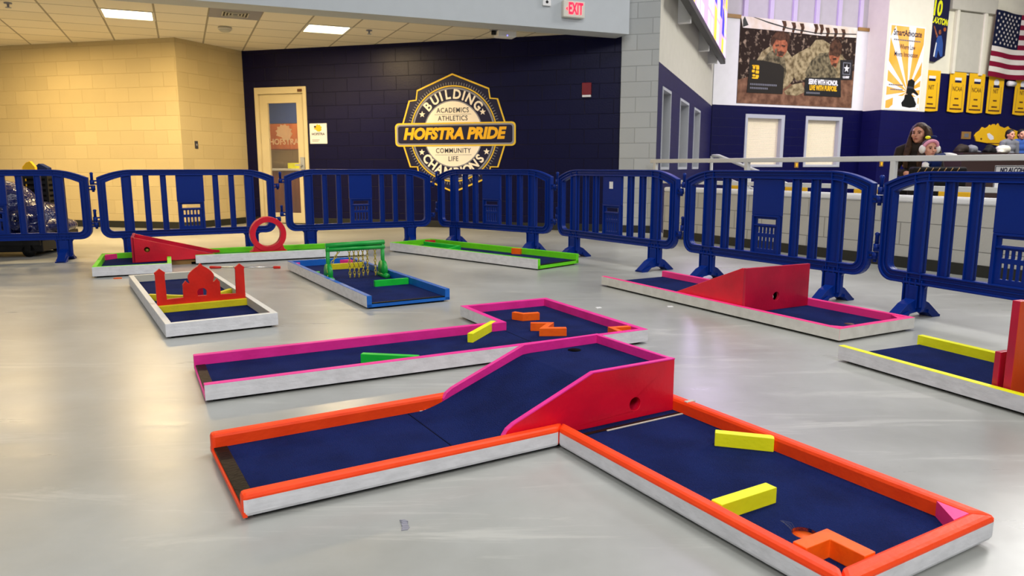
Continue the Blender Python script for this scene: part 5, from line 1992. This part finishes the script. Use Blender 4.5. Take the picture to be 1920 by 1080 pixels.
# counter with bags at the far right
t = thing('press_counter', 'long dark brown counter below the gold cutout, right of the woman', 'counter', onwall(FARW, -2.8, 3.2, -0.2), FARW[1])
mb = MB()
mb.box(0.3, 6.5, 0, 0.5, 0, 1.36)
mb.build('front', 'desk', t, bevel=0.01)
mb = MB()
mb.box(0.25, 6.5, -0.05, 0.6, 1.36, 1.40)
mb.build('top', 'desk', t, bevel=0.01)
for k in range(8):
    mb = MB()
    mb.box(1.55 + k * .5, 1.99 + k * .5, -0.02, 0, 0.75, 1.1)
    mb.build('panel', 'wood_dark', t, bevel=0.005)
rr = random.Random(5)
bl = ['low black bag lying on the brown counter, leftmost', 'grey-black hump of a bag on the brown counter, second from the left', 'wide black bag on the brown counter, third from the left', 'pale crumpled bag on the brown counter left of the spectators']
for i, (s, m_) in enumerate(((0.55, 'jacket'), (0.95, 'cloth_grey'), (1.5, 'cloth_black'), (1.95, 'gym_grey'))):
    mb = MB()
    for k in range(4):
        zr = rr.uniform(.05, .1)
        mb.ball((rr.uniform(-.08, .08), rr.uniform(-.03, .03), zr + .006), (rr.uniform(.08, .14), .09, zr), 12, 8)
    mb.box(-0.16, .16, -.08, .08, 0.004, .05)
    o = mb.build('bag', m_, None, remesh=0.02)
    x, y, z = onwall(FARW, -2.75 + s, 2.95, 1.202)
    tag(place(o, (x, y, z), FARW[1]), bl[i], 'bag', 'bags on the brown counter')

# notice on the handrail
t = thing('notice_board', 'white notice with navy lettering hanging on the handrail at the right edge', 'sign', onwall(HALF, 3.93, -0.16, 0.0), HALF[1])
mb = MB()
mb.box(0.0, 0.34, -0.004, 0.004, 0.70, 0.912)
mb.build('plate', 'white', t, bevel=0.002)
mb = MB()
mb.ring([(0.004, .704), (.336, .704), (.336, .908), (.004, .908)], [(0.009, .709), (.331, .709), (.331, .903), (.009, .903)], 'xz', -0.0055, -0.004)
mb.build('border', 'navy_print', t)
mb = MB()
text_mb(mb, 'NO ALCOHOL', 0.052, 0.155, 0.872, -0.0055, bold=0.0018, shear=0.2, sx=0.66)
mb.build('lettering', 'navy_print', t)

# yellow stadium seats just behind the low wall
sl = ['first', 'second', 'third', 'fourth', 'fifth', 'sixth', 'seventh']


def make_seat():
    t = thing('stadium_seat', 'x', 'seat')
    mb = MB()
    mb.box(-0.16, 0.16, -0.02, 0.02, 0.45, 0.87)
    mb.build('backrest', 'seat_yellow', t, bevel=0.018, segs=3)
    mb = MB()
    mb.box(-0.16, 0.16, 0.02, 0.42, 0.40, 0.44)
    mb.build('seat', 'seat_yellow', t, bevel=0.015, segs=3)
    for x in (-0.175, 0.175):
        mb = MB()
        mb.box(x - .015, x + .015, 0.0, 0.3, 0, 0.6)
        mb.build('leg', 'cloth_navy', t, bevel=0.005)
    return t


seat0 = make_seat()
for i in range(5):
    s_ = seat0 if i == 0 else copy_tree(seat0)
    place(s_, onwall(HALF, 0.3 + i * 0.95, -0.95, -0.2), HALF[1])
    tag(s_, 'yellow stadium seat behind the low block wall, %s in the row from the pillar' % sl[i], 'seat', 'yellow stadium seats behind the low wall')

# ================================================================== PEOPLE
def fingers(mb, wrist, d, up, side, curl=0.5, k=1.0):
    """palm, four bent fingers and a thumb; d = hand direction, up = back of the hand, side = towards the thumb"""
    d, up, side = Vector(d).normalized(), Vector(up).normalized(), Vector(side).normalized()
    w = Vector(wrist)
    palm = w + d * 0.045 * k
    X = Matrix((tuple(side) + (0,), tuple(d) + (0,), tuple(up) + (0,), (0, 0, 0, 1))).transposed()
    X.translation = palm
    mb.ball((0, 0, 0), (0.038 * k, 0.05 * k, 0.015 * k), 12, 8, X=X)
    for i, ln in enumerate((0.068, 0.078, 0.072, 0.056)):
        b = w + d * 0.085 * k + side * (0.027 - 0.018 * i) * k
        m1 = b + (d * math.cos(curl * .5) - up * math.sin(curl * .5)) * ln * .45 * k
        m2 = m1 + (d * math.cos(curl * 1.2) - up * math.sin(curl * 1.2)) * ln * .32 * k
        e = m2 + (d * math.cos(curl * 1.9) - up * math.sin(curl * 1.9)) * ln * .25 * k
        mb.tube([b, m1, m2, e], [0.0092 * k, 0.0088 * k, 0.0082 * k, 0.006 * k], 8)
    b = w + d * 0.03 * k + side * 0.03 * k
    m1 = b + (d * .6 + side * .75).normalized() * 0.034 * k
    e = m1 + (d * .9 + side * .25 - up * .2).normalized() * 0.03 * k
    mb.tube([b, m1, e], [0.0115 * k, 0.010 * k, 0.007 * k], 8)


def head_into(mb, c, k=1.0, yaw=0.0, tilt=0.0):
    """skull, jaw, nose, lips, brow, ears and neck root; faces -y before the yaw"""
    X = Matrix.Translation(Vector(c)) @ Matrix.Rotation(yaw, 4, 'Z') @ Matrix.Rotation(tilt, 4, 'X') @ Matrix.Diagonal((k, k, k, 1))
    mb.ball((0, 0.012, 0.02), (0.073, 0.092, 0.094), 18, 12, X=X)
    mb.ball((0, -0.022, -0.045), (0.055, 0.062, 0.066), 16, 10, X=X)
    mb.ball((0, -0.058, -0.092), (0.024, 0.022, 0.018), 10, 8, X=X)
    mb.tube([(0, -0.077, 0.018), (0, -0.096, -0.012), (0, -0.106, -0.03), (0, -0.088, -0.036)], [0.008, 0.011, 0.0145, 0.009], 8, X=X)
    mb.ball((0, -0.080, -0.061), (0.022, 0.011, 0.009), 10, 6, X=X)
    mb.ball((-.032, -0.07, 0.026), (0.02, 0.012, 0.008), 8, 6, X=X).ball((.032, -0.07, 0.026), (0.02, 0.012, 0.008), 8, 6, X=X)
    for s in (-1, 1):
        mb.ball((s * .074, 0.012, -0.012), (0.009, 0.018, 0.030), 8, 6, X=X)
        mb.ball((s * .04, -0.055, -0.025), (0.024, 0.022, 0.024), 8, 6, X=X)
    return X


def face_bits(X, parent):
    mb = MB()
    for s in (-1, 1):
        mb.ball((s * .03, -0.076, 0.004), (0.013, 0.006, 0.0065), 10, 6, X=X)
    mb.build('eyes', 'eye', parent)
    mb = MB()
    for s in (-1, 1):
        mb.tube([(s * .015, -0.085, 0.022), (s * .032, -0.085, 0.028), (s * .05, -0.074, 0.022)], 0.0035, 6, X=X)
    mb.build('eyebrows', 'hair_dark', parent)
    mb = MB()
    mb.tube([(-.021, -0.084, -0.061), (0, -0.0925, -0.059), (.021, -0.084, -0.061)], [0.003, 0.0058, 0.003], 8, X=X)
    mb.build('lips', 'lip', parent)


def person(label, loc, rz, shirt, trousers, hairm, h=1.66, group=None, long_hair=False, arms=None, cat='person', yaw=0.0):
    """standing figure about h tall, facing -y locally"""
    t = thing('person', label, cat, loc, rz, group)
    k = h / 1.62
    arms = arms or {-1: [(-.17, .0, 1.32), (-.23, .02, 1.05), (-.2, -.12, .86)], 1: [(.17, .0, 1.32), (.23, .02, 1.05), (.2, -.12, .86)]}
    S = Matrix.Diagonal((k, k, k, 1))

    def P(v):
        return S @ Vector(v)
    body = MB()
    X = head_into(body, P((0, -0.01, 1.495)), k, yaw)
    body.tube([P((0, 0.03, 1.30)), P((0, 0.015, 1.38)), P((0, 0.005, 1.44))], [0.062 * k, 0.05 * k, 0.05 * k], 14)
    for z, rx, ry in ((1.28, .155, .085), (1.18, .14, .095), (1.06, .125, .09), (0.95, .14, .10), (0.86, .16, .11)):
        body.ball(P((0, 0.02, z)), (rx * k, ry * k, .11 * k), 16, 10)
    for s in (-1, 1):
        body.tube([P((s * .085, 0.02, .86)), P((s * .095, 0.0, .48)), P((s * .095, 0.03, .1)), P((s * .095, 0.03, .05))], [.088 * k, .06 * k, .042 * k, .04 * k], 14)
        body.tube([P(v) for v in [(s * .1, .02, 1.33)] + arms[s]], [.055 * k, .05 * k, .042 * k, .030 * k], 12)
        w_, e_ = P(arms[s][2]), P(arms[s][1])
        d = (w_ - e_).normalized()
        up = Vector((s * 0.8, 0.2, 0.5))
        up = (up - d * up.dot(d)).normalized()
        fingers(body, w_, d, up, -d.cross(up) * s, 0.6, k)
    ob = body.build('body', 'skin', t, remesh=0.009)
    face_bits(X, t)
    # clothes
    c = MB()
    for z, rx, ry in ((1.30, .17, .095), (1.20, .165, .115), (1.06, .15, .11), (0.95, .16, .12), (0.86, .175, .125)):
        c.ball(P((0, 0.02, z)), (rx * k, ry * k, .115 * k), 18, 10)
    for s in (-1, 1):
        e = P(arms[s][1]) * .18 + P(arms[s][2]) * .82
        c.tube([P((s * .08, .02, 1.345)), P(arms[s][0]), P(arms[s][1]), e], [.062 * k, .068 * k, .056 * k, .046 * k], 14)
    c.build('jacket', shirt, t, remesh=0.012)
    c = MB()
    c.ball(P((0, 0.02, .84)), (.168 * k, .122 * k, .1 * k), 18, 10)
    for s in (-1, 1):
        c.tube([P((s * .085, 0.02, .86)), P((s * .095, 0.0, .48)), P((s * .095, 0.03, .09))], [.102 * k, .076 * k, .06 * k], 14)
    c.build('trousers', trousers, t, remesh=0.012)
    for s in (-1, 1):
        c = MB()
        c.ball(P((s * .095, -0.03, .036)), (.047 * k, .125 * k, .045 * k), 14, 8)
        c.box(s * .095 * k - .042, s * .095 * k + .042, -0.14 * k, 0.09 * k, 0, 0.02)
        c.build('shoe', 'cloth_black', t, bevel=0.006)
    hb = MB()
    hb.ball((0, 0.028, 0.040), (0.083, 0.098, 0.090), 18, 12, X=X)
    hb.ball((0, 0.06, -0.01), (0.08, 0.065, 0.09), 14, 10, X=X)
    if long_hair:
        for s in (-1, 1):
            for j in range(5):
                y0 = 0.012 + j * .022
                hb.tube([(s * .058, y0 - .015, .085), (s * .082, y0, .02), (s * .092, y0 + .012, -.08), (s * .10, y0 + .01, -.20), (s * .09, y0 - .02, -.33)], [.016, .022, .026, .026, .010], 10, X=X)
        for s in (-1, 1):
            for j in range(3):
                x0 = s * (.088 - .016 * j)
                hb.tube([(s * .07, .0, .06), (s * .09, -.012, -.05), (x0 * 1.1, -.055, -.16), (x0 * 1.05, -.115 - .006 * j, -.26), (x0, -.125, -.40)], [.016, .022, .025, .024, .009], 10, X=X)
        for j in range(7):
            x0 = -.075 + j * .025
            hb.tube([(x0, .08, .06), (x0 * 1.15, .115, -.03), (x0 * 1.25, .118, -.16), (x0 * 1.2, .105, -.36)], [.024, .03, .03, .012], 10, X=X)
    hb.build('hair', hairm, t, remesh=0.008)
    return t, X, k


# woman behind the low wall, holding a baby
WL = (4.655, 8.56, -0.2)
arms = {-1: [(-.175, .0, 1.31), (-.22, -.06, 1.06), (-.02, -.26, 1.035)],
        1: [(.175, .0, 1.31), (.25, -.03, 1.08), (.14, -.27, 1.06)]}
w_, X_, k_ = person('woman with long brown hair and dark jacket holding a baby behind the handrail', WL, -40, 'jacket', 'cloth_black', 'hair', h=1.60, long_hair=True, arms=arms, yaw=R(-8))

# baby: navy shirt, white sleeve stretched out, pink headband with white ear muffs
t = thing('baby', 'baby in a navy shirt with pink headband and white ear muffs, in the woman\'s arms', 'baby', (4.585, 8.16, 0.67), 12)
b = MB()
kb = 0.85
Xb = head_into(b, (-0.02, 0, 0.425), kb, R(-14))
b.ball((-0.02, -0.012, 0.395), (0.058, 0.05, 0.045), 14, 10)
b.tube([(0.0, 0.02, 0.31), (-0.01, 0.01, 0.37)], [0.04, 0.035], 12)
b.ball((0.04, 0.02, 0.27), (0.09, 0.065, 0.10), 14, 10).ball((0.06, 0.02, 0.13), (0.09, 0.07, 0.1), 14, 10)
for s in (-1, 1):
    b.tube([(0.06 + s * .05, 0.0, 0.10), (0.06 + s * .08, -.08, 0.06), (0.06 + s * .07, -.07, -0.06), (0.06 + s * .07, -.10, -0.085)], [.048, .042, .032, .024], 12)
b.tube([(0.11, 0.0, 0.33), (0.19, -0.02, 0.345), (0.29, -0.04, 0.338)], [.034, .03, .024], 12)
fingers(b, (0.29, -0.04, 0.338), (1, -.1, -.2), (0.2, 0, 1), (0, -1, 0), 0.8, 0.55)
b.tube([(-0.03, 0.0, 0.30), (-0.10, -0.04, 0.24), (-0.08, -0.09, 0.18)], [.034, .03, .022], 12)
fingers(b, (-0.08, -0.09, 0.18), (.2, -.6, -.6), (-.8, -.4, .3), (.5, -.5, .3), 0.8, 0.55)
b.build('body', 'skin_baby', t, remesh=0.007)
face_bits(Xb, t)
b = MB()
b.ball((0.045, 0.02, 0.272), (0.108, 0.078, 0.108), 16, 10).ball((0.06, 0.02, 0.14), (0.105, 0.082, 0.11), 16, 10)
b.tube([(0.08, 0.0, 0.325), (0.165, -0.015, 0.342)], [.046, .044], 12)
b.tube([(-0.015, 0.0, 0.305), (-0.085, -0.03, 0.255)], [.046, .042], 12)
b.build('shirt', 'cloth_navy', t, remesh=0.008)
b = MB()
b.tube([(0.16, -0.015, 0.342), (0.22, -0.03, 0.345), (0.285, -0.04, 0.338)], [.043, .038, .032], 12)
b.build('sleeve', 'cloth_white', t, smooth=True)
b = MB()
b.tube([(-0.075, -0.028, 0.26), (-0.098, -0.045, 0.235), (-0.083, -0.08, 0.19)], [.038, .035, .028], 12)
b.build('sleeve', 'cloth_white', t, smooth=True)
b = MB()
for s in (-1, 1):
    b.tube([(0.06 + s * .05, 0.0, 0.11), (0.06 + s * .08, -.08, 0.06), (0.06 + s * .07, -.07, -0.05)], [.056, .05, .04], 12)
b.build('leggings', 'cloth_grey', t, smooth=True)
b = MB()
band = [(0.086 * math.sin(aa), -0.012 - 0.045 * max(0.0, math.cos(aa)), 0.016 + 0.082 * math.cos(aa)) for aa in [R(-100 + i * 10) for i in range(21)]]
b.tube(band, 0.021, 10, X=Xb)
b.build('headband', 'cloth_pink', t)
for s in (-1, 1):
    b = MB()
    b.ball((s * .093, 0.0, -0.005), (0.036, 0.052, 0.055), 16, 12, X=Xb)
    b.build('ear_muff', 'cloth_white', t)
b = MB()
b.ball((0, 0.034, 0.045), (0.078, 0.086, 0.076), 14, 10, X=Xb)
b.build('hair', 'hair', t)
b = MB()
b.ball((-0.045, -0.02, 0.142), (0.036, 0.018, 0.02), 10, 8, 0, X=Xb).ball((0.04, 0.0, 0.15), (0.04, 0.018, 0.018), 10, 8, 1, X=Xb)
b.build('bow', ['yellow', 'cloth_navy'], t)

# black bag with gold straps carried at the waist
t = thing('black_bag', 'black bag with slanting gold straps below the handrail in front of the woman', 'bag', (4.58, 8.02, -0.2), 6)
b = MB()
b.box(-0.26, 0.36, -0.02, 0.10, 0.0, 1.1)
b.build('body', 'cloth_black', t, bevel=0.03, segs=3)
for i in range(7):
    b = MB()
    x = -0.22 + i * .075
    b.tube([(x - .02, -.026, 1.03), (x + .02, -.026, 1.09)], 0.0045, 6)
    b.build('strap', 'wood_strip', t)

# riser and spectators behind the brown counter
mb = MB()
mb.box(-1.6, 3.2, -2.55, -1.3, -0.2, 0.08)
wall_at(mb.build('trim_6', 'desk'), FARW)
x, y, z = onwall(FARW, 0.66, 2.15, 0.08)
person('dark-haired spectator in grey behind the brown counter, left of the pair', (x, y, z), 10, 'cloth_grey', 'cloth_black', 'hair_dark', h=1.72, group='spectators behind the brown counter')
x, y, z = onwall(FARW, 1.25, 2.05, 0.08)
person('spectator in blue behind the brown counter at the right edge', (x, y, z), -15, 'cloth_blue', 'cloth_black', 'hair_dark', h=1.74, group='spectators behind the brown counter')
